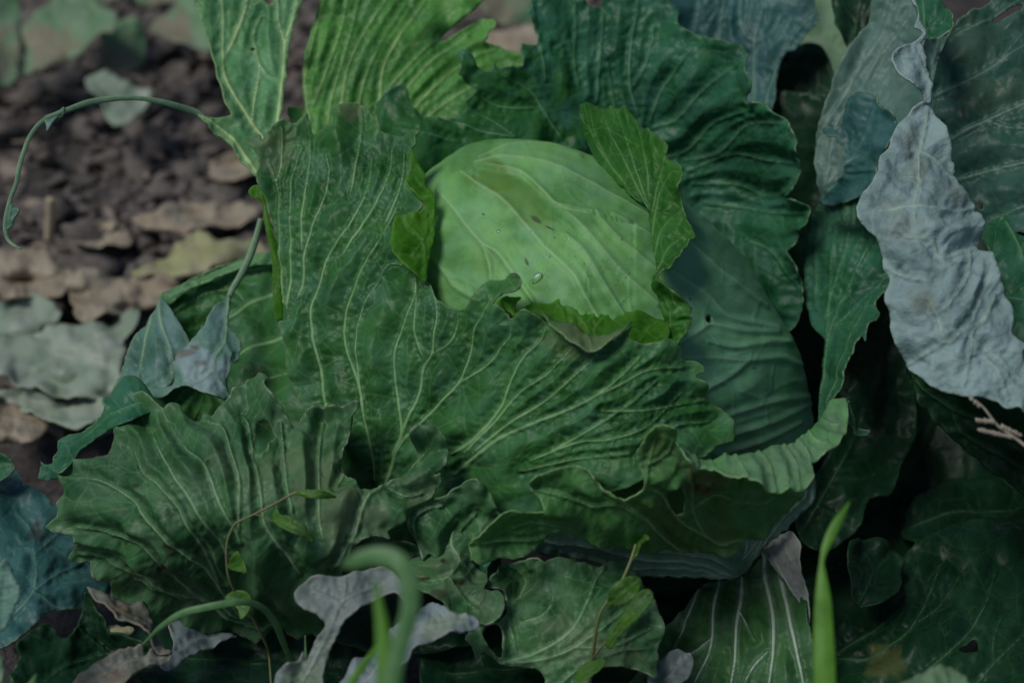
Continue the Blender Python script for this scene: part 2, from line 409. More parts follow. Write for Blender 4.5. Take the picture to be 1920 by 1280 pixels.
M['pink'] = leaf_mat('leaf_pinkish_fold', (.21, .23, .20), (.29, .31, .27), (.36, .38, .33), bloom=(.34, .32, .31), bl_amt=.5, trans=.1, off=28, tert=.1, blot=(.12, .2, .1), tcol=(.2, .25, .15))
M['teal_dim'] = leaf_mat('leaf_dim_teal', (.020, .070, .050), (.036, .105, .075), (.11, .21, .15), bloom=(.065, .13, .11), bl_amt=.45, trans=.2, off=12, tert=.3, blot=(.05, .07, .03))
M['lip'] = leaf_mat('leaf_lip_green', (.058, .19, .062), (.11, .28, .105), (.27, .43, .20), bloom=(.17, .33, .2), bl_amt=.4, blot=(.17, .24, .17), trans=.25, off=6, tert=.4, bump=.3)
M['head'] = leaf_mat('head_pale_green', (.088, .245, .064), (.145, .335, .098), (.29, .45, .22), bloom=(.155, .335, .175), bl_amt=.5, blot=(.085, .17, .022), trans=.0, tert=.08, off=5, rough=.5, bump=.10, halo=.55, vs=.42, spots=.1)
M['back_light'] = leaf_mat('leaf_back_light', (.058, .215, .042), (.11, .31, .064), (.36, .54, .22), bloom=(.12, .30, .15), bl_amt=.3, trans=.34, off=7, tert=.45, vs=1.1)
M['back_blue'] = leaf_mat('leaf_back_blue', (.060, .21, .075), (.115, .30, .115), (.50, .66, .30), bloom=(.18, .38, .22), bl_amt=.45, trans=.25, off=9, tert=.25, vs=1.2)
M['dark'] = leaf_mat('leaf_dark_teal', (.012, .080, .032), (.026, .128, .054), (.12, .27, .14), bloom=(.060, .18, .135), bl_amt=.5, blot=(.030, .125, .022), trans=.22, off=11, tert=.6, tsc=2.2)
M['deep_shade'] = leaf_mat('leaf_shaded_green', (.005, .026, .010), (.009, .042, .016), (.05, .12, .055), bloom=(.02, .06, .045), bl_amt=.25, trans=.18, off=13, tert=.4, edge=(.03, .07, .03))  # near-black green, with the shade of the hollows put into the colour
M['wornfront'] = leaf_mat('leaf_worn_green', (.020, .090, .030), (.048, .145, .048), (.22, .37, .19), bloom=(.15, .25, .16), bl_amt=.4, trans=.22, off=15, tert=.4, blot=(.14, .19, .10), spots=.6, edge=(.34, .36, .27))
M['bluefold'] = leaf_mat('leaf_blue_fold', (.055, .145, .10), (.095, .21, .155), (.26, .40, .24), bloom=(.21, .33, .34), bl_amt=.5, trans=.2, off=17, tert=.2, blot=(.30, .39, .41), dkc=(.11, .07, .04))
M['olive'] = leaf_mat('leaf_olive_worn', (.044, .165, .042), (.080, .225, .058), (.24, .39, .18), bloom=(.13, .25, .13), bl_amt=.4, trans=.3, off=19, tert=.4, blot=(.085, .085, .03), spots=.6)
M['silver'] = leaf_mat('leaf_silver_underside', (.155, .24, .235), (.225, .325, .315), (.32, .44, .34), bloom=(.29, .385, .395), bl_amt=.5, trans=.12, off=21, tert=.4, blot=(.19, .22, .16), dkc=(.16, .15, .12), spots=.2, rough=.6, tcol=(.3, .4, .3), edge=(.42, .46, .40), halo=.35, bump=.6, vs=1.0)
M['greyteal'] = leaf_mat('leaf_grey_teal', (.060, .130, .100), (.095, .18, .145), (.18, .29, .23), bloom=(.14, .22, .20), bl_amt=.4, trans=.2, off=23, tert=.15)
M['blue'] = leaf_mat('leaf_blue_green', (.018, .080, .075), (.036, .120, .110), (.12, .24, .18), bloom=(.09, .18, .19), bl_amt=.4, trans=.2, off=25, tert=.5)
M['rib'] = plain_mat('pale_rib', (.20, .31, .16), (.30, .42, .24), 60, .5, .2, .2)
M['rib_green'] = plain_mat('green_rib', (.15, .27, .15), (.24, .37, .22), 60, .5, .2, .2)
M['grey_leaf'] = leaf_mat('leaf_grey_withered', (.12, .155, .14), (.175, .215, .19), (.25, .29, .25), bloom=(.22, .26, .245), bl_amt=.5, trans=.12, off=27, tert=.3, spots=.35, blot=(.12, .17, .10), tcol=(.2, .2, .15), edge=(.3, .28, .25))
M['bluegrey'] = leaf_mat('leaf_blue_grey', (.12, .175, .18), (.18, .24, .25), (.28, .33, .31), bloom=(.30, .34, .36), bl_amt=.4, trans=.12, off=29, tert=.3, blot=(.2, .25, .15), tcol=(.2, .25, .2), edge=(.25, .18, .16))
M['brownleaf'] = leaf_mat('leaf_browning', (.085, .10, .075), (.15, .155, .125), (.20, .21, .16), bloom=(.21, .19, .17), bl_amt=.5, trans=.1, off=31, tert=.3, spots=.9, blot=(.17, .12, .085), tcol=(.2, .15, .06), edge=(.25, .2, .14))
M['dry_pale'] = leaf_mat('leaf_dry_pale', (.17, .245, .17), (.27, .335, .245), (.36, .39, .28), bloom=(.38, .39, .37), bl_amt=.5, trans=.12, off=33, tert=.3, spots=.4, tcol=(.3, .33, .2), blot=(.25, .22, .15))
M['dry_brown'] = leaf_mat('leaf_dry_brown', (.18, .145, .10), (.33, .27, .185), (.36, .30, .21), bloom=(.42, .37, .29), bl_amt=.5, trans=.1, off=35, tert=.4, spots=.5, tcol=(.3, .2, .1), edge=(.2, .14, .09), bump=.9)
M['dry_yellow'] = leaf_mat('leaf_dry_yellow', (.24, .25, .10), (.33, .33, .16), (.36, .36, .22), bloom=(.40, .33, .27), bl_amt=.5, trans=.15, off=37, tert=.3, tcol=(.4, .36, .12))
M['far_green'] = leaf_mat('leaf_far_green', (.10, .20, .10), (.16, .27, .14), (.20, .27, .18), bloom=(.20, .26, .22), bl_amt=.4, trans=.15, off=39, tert=.2, blot=(.25, .17, .13))
M['soil'] = plain_mat('soil', (.030, .026, .024), (.085, .074, .068), 26, .95, 1.0, dist=.012, spec=.15)  # colour darkened so bare ground under the plants reads as shade
M['clod'] = plain_mat('clod', (.075, .065, .058), (.18, .158, .14), 60, .95, .8, dist=.004, spec=.1)  # paler than the soil, standing for the lit ground behind
M['litter'] = plain_mat('litter', (.12, .095, .075), (.32, .26, .21), 50, .9, .5, .1)
M['straw'] = plain_mat('straw', (.32, .25, .16), (.45, .37, .26), 80, .8, .3)
M['grass'] = plain_mat('grass', (.075, .22, .02), (.13, .32, .04), 45, .45, .1, .35)
M['grass_cool'] = plain_mat('grass_cool', (.08, .22, .07), (.16, .32, .13), 45, .45, .1, .35)
M['vine'] = plain_mat('vine_leaf', (.055, .17, .02), (.10, .24, .035), 70, .45, .2, .3)
M['vine_stem'] = plain_mat('vine_stem', (.10, .14, .04), (.17, .17, .08), 90, .5, .2)
M['vine_brown'] = plain_mat('vine_stem_brown', (.13, .10, .06), (.19, .16, .09), 90, .5, .2)
M['seed'] = plain_mat('seed', (.22, .19, .14), (.38, .34, .27), 300, .8, .5)
M['stalk'] = plain_mat('stalk', (.14, .20, .13), (.22, .28, .19), 60, .6, .3)
m = bpy.data.materials.new('water'); m.use_nodes = True; b = m.node_tree.nodes['Principled BSDF']
b.inputs['Base Color'].default_value = (1, 1, 1, 1); b.inputs['Roughness'].default_value = .02; b.inputs['IOR'].default_value = 1.33; b.inputs['Transmission Weight'].default_value = 1
M['water'] = m

# ------------------------------------------------------------------ ground
def soil_height(x, y):
    return .018 * fbm(x * 4.5, y * 4.5, 3, 3) + .008 * fbm(x * 22, y * 22, 8, 3) + .004 * gnoise(x * 70, y * 70, 12)
t = np.linspace(-1, 1, 361)
sx = np.sinh(t * 5.2) / math.sinh(5.2) * 120; sy = sx + 1.1
GX, GY = np.meshgrid(sx, sy); fade = np.exp(-((GX / 3) ** 2 + ((GY - 1.1) / 3) ** 2))
Z = (soil_height(GX, GY) * (.25 + .75 * fade) - .012)
n = len(t); I = np.arange(n * n).reshape(n, n)
F = np.stack([I[:-1, :-1], I[:-1, 1:], I[1:, 1:], I[1:, :-1]], -1).reshape(-1, 4)
soil = mesh_obj('soil', np.stack([GX, GY, Z], -1).reshape(-1, 3), F, [M['soil']]); tag(soil, 'bare field soil, coloured dark for shade between the plants', 'soil', kind='structure')

def scatter_lumps(name, n, mat, box, size, flat, seed, label, cat, crisp=False):
    rng = np.random.RandomState(seed); V = []; F = []; k = 0
    ico = bpy.data.meshes.new('tmp'); import bmesh
    bm = bmesh.new(); bmesh.ops.create_icosphere(bm, subdivisions=1 if crisp else 2, radius=1); bm.to_mesh(ico); bm.free()
    bv = np.array([v.co[:] for v in ico.vertices]); bf = np.array([p.vertices[:] for p in ico.polygons]); bpy.data.meshes.remove(ico)
    XY = np.c_[rng.uniform(box[0], box[1], n), rng.uniform(box[2], box[3], n)]; ZZ = soil_height(XY[:, 0], XY[:, 1]) - .012
    for i in range(n):
        x, y = XY[i]; z = ZZ[i]; s = size * rng.lognormal(0, .55)
        v = bv * (1 + .35 * rng.uniform(-1, 1, (len(bv), 1))) * np.array([s * rng.uniform(.7, 1.9 if crisp else 1.6), s * rng.uniform(.35 if crisp else .6, 1.2), s * flat])
        if crisp: v[:, 2] += s * rng.uniform(-1.2, 1.2) * (v[:, 0] / s) ** 2 * .5
        a = rng.uniform(0, 6.28); ti = rng.normal(0, .35)
        c, sn = math.cos(a), math.sin(a); v = np.c_[v[:, 0] * c - v[:, 1] * sn, v[:, 0] * sn + v[:, 1] * c, v[:, 2] + v[:, 0] * ti]
        V.append(v + [x, y, z + s * flat * .4]); F.append(bf + k); k += len(bv)
    o = mesh_obj(name, np.vstack(V), np.vstack(F), [mat], smooth=True)
    return tag(o, label, cat, kind='stuff')
scatter_lumps('soil_clods', 7500, M['clod'], (-.85, .25, .93, 2.4), .0062, .5, 5, 'dry grey clods, pale for the lit field soil behind', 'clods')
scatter_lumps('leaf_litter', 2200, M['litter'], (-.8, .25, .85, 2.1), .0075, .09, 6, 'dry brown scraps of leaf littering the soil', 'litter', crisp=True)

def on_ground(h, amp=.02, s=1.0, sd=1):
    return lambda u, v: ground_depth(v) - h - amp * (fbm(u / (120 * s), v / (60 * s), sd, 2) + .4)
DL = [
 ('dry_pale', '-40,640 60,625 130,612 200,600 262,588 258,615 232,640 225,690 232,720 190,750 120,748 60,728 10,706 -40,690', .045, 'large pale grey-green fallen leaf beside the folded left leaf', ['230,610 130,660 40,700', '180,625 200,690', '120,665 90,620', '130,660 110,720']),
 ('dry_pale', '-20,735 60,732 120,752 190,746 214,772 186,802 140,806 90,796 30,766', .03, 'pale grey-green fallen leaf tucked under a larger fallen leaf', ['200,765 110,770 20,750']),
 ('dry_yellow', '250,522 300,490 340,460 372,441 400,447 440,452 492,455 502,478 460,492 400,507 320,524', .03, 'yellow-green triangular dried leaf lying behind the left leaf', ['480,465 390,455 300,505', '375,447 372,500']),
 ('dry_brown', '132,522 160,512 230,520 290,512 334,535 305,572 262,582 200,597 150,602 132,560', .035, 'crumpled brown dead leaf behind the folded left leaf', ['320,540 240,550 150,560']),
 ('dry_brown', '-20,500 40,478 90,488 134,510 124,550 60,562 -20,560', .025, 'tan crumpled dead leaf next to a pale upright stub', ['120,520 20,520']),
 ('dry_pale', '-20,572 50,560 100,575 112,602 60,627 -20,640', .02, 'whitish dried leaf scrap touching the large grey-green fallen leaf', ['100,590 0,605']),
 ('dry_brown', '250,420 300,390 380,378 450,385 490,402 440,427 350,437', .02, 'reddish brown dead leaf beside the bare curved leaf rib', ['480,400 300,410']),
 ('dry_brown', '-20,745 40,760 90,792 72,824 20,830 -20,815', .02, 'dark brown rotting leaf at the edge of pale fallen leaves', ['80,800 0,780']),
 ('dry_brown', '120,430 170,415 235,425 250,450 200,470 140,460', .02, 'small curled brown leaf on bare soil behind pale stub', ['240,440 130,445']),
 ('dry_brown', '330,560 380,535 430,520 470,525 440,560 380,590 340,600', .02, 'brown dead leaf showing above the folded left leaf', ['460,530 350,580']),
 ('dry_brown', '400,300 450,285 490,300 480,330 430,345 395,330', .02, 'grey-brown dead leaf under the bare curved leaf rib', ['480,310 400,320']),
]
for i, (mt, o, h, lab, ve) in enumerate(DL):
    ob = leaf(None, M[mt], [patch(o, on_ground(h, .03 if mt == 'dry_brown' else .022, 1, 20 + i), ve, g=6, und=1.0, ruf=1.6, quilt=1.2, fine=2.0, teeth=2.0, seed=60 + i, vw=4)], name='dead_leaf', thick=.001)
    tag(ob, lab, 'dead leaf', 'dead leaves on the soil')
ob = stem('plant_stub', None, M['straw'], '92,450,1290,20 95,410,1280,19 95,372,1270,17', ratio=.9); tag(ob, 'pale broken plant stub standing upright in the soil', 'stub')

# cabbages further back
BG = [
 ('cabbage with browned lower leaves growing beyond the bare curved rib', [
  ('far_green', '-60,-40 20,-30 38,20 36,90 30,150 10,162 -60,140', '0,0,1500 30,140,1560 -40,60,1500', ['10,160 5,80 0,0']),
  ('far_green', '55,45 90,10 130,-4 185,5 218,30 216,58 180,72 150,98 110,122 70,138 38,142 42,100', '60,130,1500 200,20,1560 120,60,1510', ['50,135 110,80 190,30', '110,80 120,10', '110,80 190,55']),
  ('far_green', '195,62 230,38 265,48 276,80 268,118 236,142 212,132 188,108', '200,70,1560 260,100,1580 230,60,1550', ['200,120 240,60']),
  ('far_green', '282,52 310,25 350,2 382,8 400,50 392,88 340,84 300,68', '290,60,1580 390,40,1620 340,40,1570', ['395,80 340,45 300,40']),
  ('far_green', '40,-60 140,-60 240,-40 220,0 150,10 80,0', '60,-40,1680 220,-20,1680 120,0,1650', ['220,-20 80,-30']),
  ('far_green', '250,-50 420,-60 400,10 330,0 270,20', '260,0,1720 400,-20,1720 330,-40,1740', ['400,-10 270,-20']),
 ]),
 ('small wilting cabbage seedling with yellow-green leaf on the dark soil', [
  ('dry_pale', '160,150 180,136 215,143 248,165 284,176 272,206 236,238 205,226 188,195 168,172', '170,150,1480 270,200,1440 220,230,1430', ['170,150 220,180 250,215']),
 ]),
 ('blurred blue-green cabbage seen through the gap between back leaves', [
  ('far_green', '880,-40 940,-60 1010,-40 1012,34 975,52 925,40 895,10', '890,0,1650 1000,0,1650 950,40,1620', ['950,45 950,-30']),
  ('dry_brown', '905,70 950,55 1010,52 1020,95 960,112 910,100', '910,90,1560 1010,80,1560 960,60,1570', ['910,90 1010,80']),
  ('far_green', '700,-60 800,-70 905,-60 890,-10 800,10 720,0', '720,0,1700 890,-20,1700 800,-50,1740', ['720,-20 890,-30']),
 ]),
]
for i, (lab, lv) in enumerate(BG):
    p0 = P(lv[0][2]); b = place(p0[:, 0].mean(), p0[:, 1].mean(), p0[:, 2].mean() / 1000); b[2] = 0
    e = thing('cabbage', lab, 'cabbage', b)
    for j, (mt, o, c, ve) in enumerate(lv):
        bb = P(o).mean(0)
        dm = P(c)[:, 2].mean() / 1000; tl = 1.1 - .5 * (j % 3) / 2; sl = .5 * (-1) ** j
        leaf(e, M[mt], [patch(o, lambda u, v: dm - (v - bb[1]) * dm / FPX * tl + (u - bb[0]) * dm / FPX * sl, ve, g=6, und=1.6, ruf=2.2, teeth=1.5, seed=90 + i * 10 + j, vw=3, blot=[(bb[0] - 25, bb[1] + 30, 55, .9), (bb[0] + 60, bb[1] + 10, 28, .8)] if mt == 'far_green' else [])])

# ------------------------------------------------------------------ the cabbage
BASE = place(1330, 1085, .885); BASE[2] = 0
cab = thing('cabbage', 'large cabbage with pale green head half wrapped in ragged outer leaves', 'cabbage', BASE)
HC = (1150, 680); HA, HB, HD, HZ = 500.0, 308.0, .125, .83
S2 = math.sqrt(.5)
def head_depth(u, v):
    dx = np.asarray(u, float) - HC[0]; dy = np.asarray(v, float) - HC[1]
    return HZ - HD * np.sqrt(np.maximum(1 - ((dx + dy) * S2 / np.where(dx + dy > 0, 430.0, HA)) ** 2 - ((dx - dy) * S2 / HB) ** 2, .0))
def squeeze(c, f):
    c = P(c); c[:, 2] = np.where(c[:, 2] > 845, 845 + (c[:, 2] - 845) * f, c[:, 2]); return tps(c)
HEADV = [(3.4, '868,326 900,348 942,373 985,420 1026,467 1077,517 1100,560 1130,610'), (2.6, '820,356 855,396 872,420 902,454 929,470 962,514 1000,565'),
  (1.8, '902,454 915,494 919,530'), (2.2, '808,477 841,517 855,537 885,558'), (3.0, '893,309 942,297 1003,302 1060,322 1144,366 1215,410'),
  (2.0, '915,312 976,322 1016,356 1043,383 1087,396 1120,402'), (3.0, '1060,395 1087,420 1137,480 1177,521 1235,568'), (2.4, '1118,400 1150,440 1177,464 1231,504'),
  (1.6, '1150,405 1194,430 1225,447'), (2.0, '1060,440 1100,480 1130,530 1170,590'), (1.6, '900,300 960,276 1030,276 1090,296'),
  (2.2, '1275,445 1293,460 1347,507 1398,541 1441,571'), (2.4, '1260,505 1280,521 1330,554 1364,588 1424,605 1461,615'), (3.2, '1262,650 1280,638 1314,618 1334,606 1398,618 1460,620'),
  (3.2, '1260,668 1280,669 1347,670 1398,675 1465,670 1500,684'), (2.2, '1305,738 1320,729 1374,699 1398,679'), (3.2, '1350,782 1371,776 1448,753 1498,746 1520,742'),
  (2.4, '1360,824 1374,816 1441,793 1522,756'), (2.0, '1350,440 1390,480 1425,520'), (1.8, '1310,415 1350,425 1390,460'), (2.0, '1480,640 1440,640 1380,650 1330,640'), (2.0,'1340,850 1420,830 1500,790')]
def build_head():
    nf, nb, nt_ = 250, 26, 620
    ph = np.r_[np.linspace(0.004, R(98), nf), np.linspace(R(101), R(179.5), nb)]; th = np.linspace(0, 2 * math.pi, nt_, endpoint=False)
    PH, TH = np.meshgrid(ph, th, indexing='ij')
    a = np.sin(PH) * np.cos(TH) * np.where(np.cos(TH) > 0, 430.0, HA); b = np.sin(PH) * np.sin(TH) * HB
    u = HC[0] + (a + b) * S2; v = HC[1] + (a - b) * S2; d = HZ - HD * np.cos(PH)
    W = place(u, v, d).reshape(-1, 3); uv = np.c_[u.ravel(), v.ravel()]
    nn = len(ph); I = np.arange(nn * nt_).reshape(nn, nt_); J = np.roll(I, -1, 1)
    F = np.stack([I[:-1], I[1:], J[1:], J[:-1]], -1).reshape(-1, 4)
    MA, MB, MW = [], [], []; mains = []
    for wd, s in HEADV:
        pp = crom(P(s), 6, False); mains.append(pp); MA.append(pp[:-1]); MB.append(pp[1:]); MW.append(wd * np.linspace(1, .3, len(pp) - 1) * np.clip(.3 + np.arange(len(pp) - 1) * 6 / 60., 0, 1))
    front = (PH.ravel() < R(100))
    dm = np.full(len(uv), 300.); q = np.full(len(uv), 12.); d2 = np.full(len(uv), 40.)
    dm[front], q[front] = seg_dist(uv[front], np.vstack(MA), np.vstack(MB), np.concatenate(MW))
    poly = np.c_[u[nf - 15], v[nf - 15]]
    br = branch_veins(mains, poly, 4, 110, 90)
    d2[front], _ = seg_dist(uv[front], np.vstack([x[0][:-1] for x in br]), np.vstack([x[0][1:] for x in br]))
    ctr = place(*HC, HZ); N = W - ctr; N /= np.linalg.norm(N, axis=1)[:, None]
    x, y = uv.T
    h = 1.3 * np.exp(-(dm / 7.5) ** 2) * np.clip(1.5 - q * .12, .25, 1) + .25 * np.exp(-(d2 / 3) ** 2) + 1.8 * (1 - np.exp(-(dm / 26) ** 2)) * (.5 + .8 * gnoise(x / 80, y / 80, 3)) + 3.0 * gnoise(x / 170, y / 170, 9) + .35 * gnoise(x / 24, y / 24, 13)
    # an outer head leaf laid over the right flank, and the step of an inner leaf near the crown
    step = crom(P('893,312 976,324 1016,358 1043,385 1100,398 1180,420'), 6, False); sd, _ = seg_dist(uv, step[:-1], step[1:])
    lower = (y > np.interp(x, [893, 976, 1016, 1043, 1100, 1180], [312, 324, 358, 385, 398, 420])) & (x > 890) & (x < 1190)
    h -= np.where(lower, 2.2 * np.exp(-sd / 30), 0)
    pit = np.hypot((x - 1333) / 5.5, (y - 597) / 7.5); h -= np.where(front, 3.5 * (1 - sstep(.6, 1.1, pit)), 0)
    W = W + N * (h / 1000)[:, None]
    wn = fbm(x / 40, y / 40, 77) * .5
    def disc(bx, by, r, st=1, el=1, an=0):
        an = R(an); ex = (x - bx) * math.cos(an) + (y - by) * math.sin(an); ey = -(x - bx) * math.sin(an) + (y - by) * math.cos(an)
        return st * (1 - sstep(.5, 1.1, np.hypot(ex / el, ey) / r + wn)) * front
    bl = np.maximum.reduce([disc(920, 335, 34, .95, 1.5, 35), disc(985, 372, 36, .8, 2.2, 42), disc(950, 375, 20, .9, 1.6, 40), disc(1010, 415, 18, .55, 2.5, 30), disc(905, 480, 30, .3, 1.5, 60), disc(1165, 545, 9, .6, 2, 50)])
    dk = np.maximum.reduce([(1 - sstep(.75, 1.05, pit)) * front * 1.0, disc(1003, 410, 5, .7, 3.2, 32), disc(1030, 427, 2.6, .8, 5, 28), disc(988, 492, 4, .8, 2.6, 65), disc(905, 400, 2.5, .7, 1.5), disc(1105, 520, 2.2, .9), disc(1400, 830, 26, .3, 2.0, -25), disc(1296, 560, 3, .7), disc(1415, 690, 3, .6, 2)])
    fc = uv[F].mean(1); rt = fc[:, 0] > np.interp(fc[:, 1], [150, 200, 262, 321, 396, 460, 540, 640, 700, 900], [1075, 1080, 1108, 1160, 1236, 1245, 1252, 1262, 1275, 1290])
    return mesh_obj('head', W, F, [M['head'], M['head_blue']], cab, fmat=rt.astype(int), attrs=dict(uv=uv / 100, q=np.minimum(q, 12), d2=d2, ed=np.full(len(uv), 80.), bl=bl, dk=dk), base=BASE)
build_head()
# stalk
zt = np.array([0, .02, .05, .08, .11]); rt = np.array([.026, .021, .022, .030, .055]); th = np.linspace(0, 2 * math.pi, 20, endpoint=False)
top = place(1290, 960, .835)
V = np.vstack([np.c_[np.cos(th) * r * (1 + .06 * np.cos(5 * th)), np.sin(th) * r, np.full(20, z - .01)] + np.array([(top[0] - BASE[0]) * z / .11, (top[1] - BASE[1]) * z / .11, 0]) for z, r in zip(zt, rt)])
F = [(i*20 + j, i*20 + (j+1) % 20, (i+1)*20 + (j+1) % 20, (i+1)*20 + j) for i in range(4) for j in range(20)]
mesh_obj('stalk', V, F, [M['stalk']], cab)

# -- big wrapper leaf over the front of the head
FRONT_C = '720,930,752 880,940,724 900,860,716 900,800,714 1000,760,697 1100,720,686 1150,850,683 1150,920,686 1000,950,706 1250,880,682 1340,840,694 1365,790,708 1290,690,697 1100,640,690 1180,650,689 1245,642,696 1000,600,697 960,560,702 850,570,726 800,500,744 780,400,762 778,300,783 640,215,806 700,230,800 480,262,806 500,420,790 540,600,776 590,770,762 680,600,750 680,420,766 850,650,722 760,700,738 700,820,745 1250,760,690'
FO = '460,263 491,258 494,268 506,252 531,230 554,236 567,226 579,219 586,250 597,247 612,241 628,241 627,220 640,205 664,195 674,198 689,203 702,222 710,247 735,254 761,254 770,249 792,254 782,264 783,279 771,285 772,302 769,328 763,351 780,368 796,387 790,398 772,410 770,460 785,510 801,527 815,551 828,568 858,581 872,580 889,571 902,544 922,527 952,531 962,524 976,524 984,538 979,551 960,558 946,556 931,568 930,573 943,577 956,589 961,597 979,585 993,584 1010,595 1033,611 1057,635 1077,645 1110,652 1137,645 1164,628 1182,613 1178,632 1194,645 1222,646 1247,640 1271,658 1280,675 1300,679 1310,689 1310,699 1298,705 1317,722 1324,742 1347,766 1361,783 1371,813 1367,832 1340,838 1320,856 1250,880 1150,920 1000,960 860,960 730,945 680,915 620,830 578,769 556,724 546,689 541,628 534,605 544,598 537,564 524,504 515,440 499,370 487,336 487,296'
FV = [(3.6, '737,850 754,810 744,722 744,655 758,608 778,548 779,520'), (4.4, '722,920 754,813 784,739 795,685 808,665 815,622 818,568 805,534'), (2.6, '795,672 779,628 779,588 781,531'), (2.6, '811,662 842,642 855,618 860,581'),
  (3.8, '735,880 751,833 791,790 855,722 875,682 889,622 919,575 922,554'), (2.8, '858,719 915,682 942,648 959,625 956,591'), (4.4, '848,850 895,820 942,763 959,716 983,669 1013,638 1023,615'),
  (3.4, '875,847 932,790 976,736 1026,702 1077,648'), (3.4, '892,847 962,790 1026,749 1103,682 1127,655'), (5.2, '850,890 902,850 942,820 1009,790 1077,763 1127,736 1177,692 1204,662'),
  (3.0, '1120,742 1161,722 1211,695 1278,689'), (2.8, '1030,847 1093,813 1177,759 1228,716'), (2.8, '1000,860 1087,828 1144,823 1211,800 1278,736'), (3.0, '705,900 700,850 684,756 670,655 677,588 707,531 731,497 757,499'),
  (3.2, '690,780 677,722 650,648 650,588 674,514 707,460 724,427 745,390'), (3.8, '630,830 615,766 601,689 588,622 586,571 601,527 611,487 638,447 667,405 692,350 697,296'),
  (3.2, '560,560 568,517 571,477 588,425 605,386 618,326 612,290'), (2.8, '566,470 568,420 574,353 581,302 583,259'), (2.8, '544,588 544,537 546,420 546,356 551,319 568,279'), (2.6, '543,595 534,554 524,487 524,430 521,353 504,302'),
  (2.4, '657,370 670,302 679,235 677,208'), (2.8, '640,480 674,430 707,380 731,326 737,279 751,259'), (2.4, '720,420 745,370 757,330 760,280'), (2.6, '1130,770 1200,770 1260,760 1320,750'), (2.4, '1200,850 1260,800 1330,790'), (2.6, '520,340 528,300 531,245'),(2.6,'980,880 1080,860 1180,850')]
leaf(cab, [M['front'], M['fold_bright']], [
  patch(FO, FRONT_C, FV, g=2.8, seed=11, quilt=1.7, und=.9, ruf=.6, relief=1.0, pucker=1.1, pleat=1.1, spacing=75, blot=[(520, 290, 40, .5), (660, 212, 24, .8), (1040, 640, 22, .5, 3, 25)], dark=[(603, 343, 3, .8), (546, 405, 3, .8), (975, 526, 9, .5, 1.5)]),
  # margin rolled outwards, seen from inside
  patch('771,285 783,308 797,329 800,352 811,363 813,391 810,450 801,500 797,530 780,520 762,503 745,486 733,464 738,432 744,409 777,401 796,388 780,368 763,351 769,328', '771,285,780 811,391,758 797,528,742 733,464,744 744,409,752 796,388,758 763,351,766 800,352,764 775,450,746', [(2.4, '797,500 790,450 765,425'), (2.2, '800,400 797,440 775,480'), (2, '795,350 780,335')], g=3.4, seed=12, mat=1, inner='783,308 800,352 813,391 810,450 797,530', und=.5, quilt=1.6, ruf=1.3, spacing=30),
  patch('961,597 979,584 996,575 1026,571 1043,564 1060,553 1083,556 1110,568 1130,573 1154,580 1177,589 1204,586 1231,598 1250,612 1252,635 1245,642 1215,652 1194,655 1170,640 1110,640 1060,630 1010,592', '965,595,706 1060,555,712 1250,612,709 1245,642,699 1110,610,704 1150,645,697 1050,625,699', [(2.6, '1110,640 1090,600 1060,570'), (2.4, '1095,610 1120,585 1130,575'), (2.4, '1115,640 1115,615 1150,585'), (2.2, '1200,640 1220,610'), (2.2, '1060,620 1055,580')], g=3.4, seed=13, mat=1, teeth=.6, inner='1250,640 1194,655 1170,640 1110,640 1060,630 1010,592 965,597', und=.5, quilt=1.6, ruf=.5, pleat=.4, spacing=30),
  patch('930,571 946,557 962,558 975,560 966,572 961,597 955,588 943,577', '930,572,704 975,560,711 961,597,704', [(2, '961,590 950,565')], g=3.4, seed=14, mat=1, und=.3, quilt=.6, ruf=.5),
  patch('1010,594 1033,606 1060,612 1075,614 1105,627 1135,632 1160,625 1186,611 1166,630 1138,648 1110,656 1077,649 1055,638', '1010,594,693 1110,655,676 1186,611,692 1090,622,692', [(2, '1100,628 1110,650')], g=3.4, seed=15, inner='1010,594 1060,612 1105,627 1160,625 1186,611', und=.3, quilt=.5, ruf=.5, blot=[(1090, 640, 40, .9, 3, 10)]),
  patch('470,366 468,358 480,346 492,345 500,395 514,436 524,490 532,560 530,600 518,600 514,540 508,470 494,410 488,378', '470,362,806 514,440,798 530,600,785', [(2, '486,350 500,410 520,500')], g=4, seed=16, mat=1, und=.3, ruf=.6),
], label='broad bright green wrapper leaf across the front of the head')

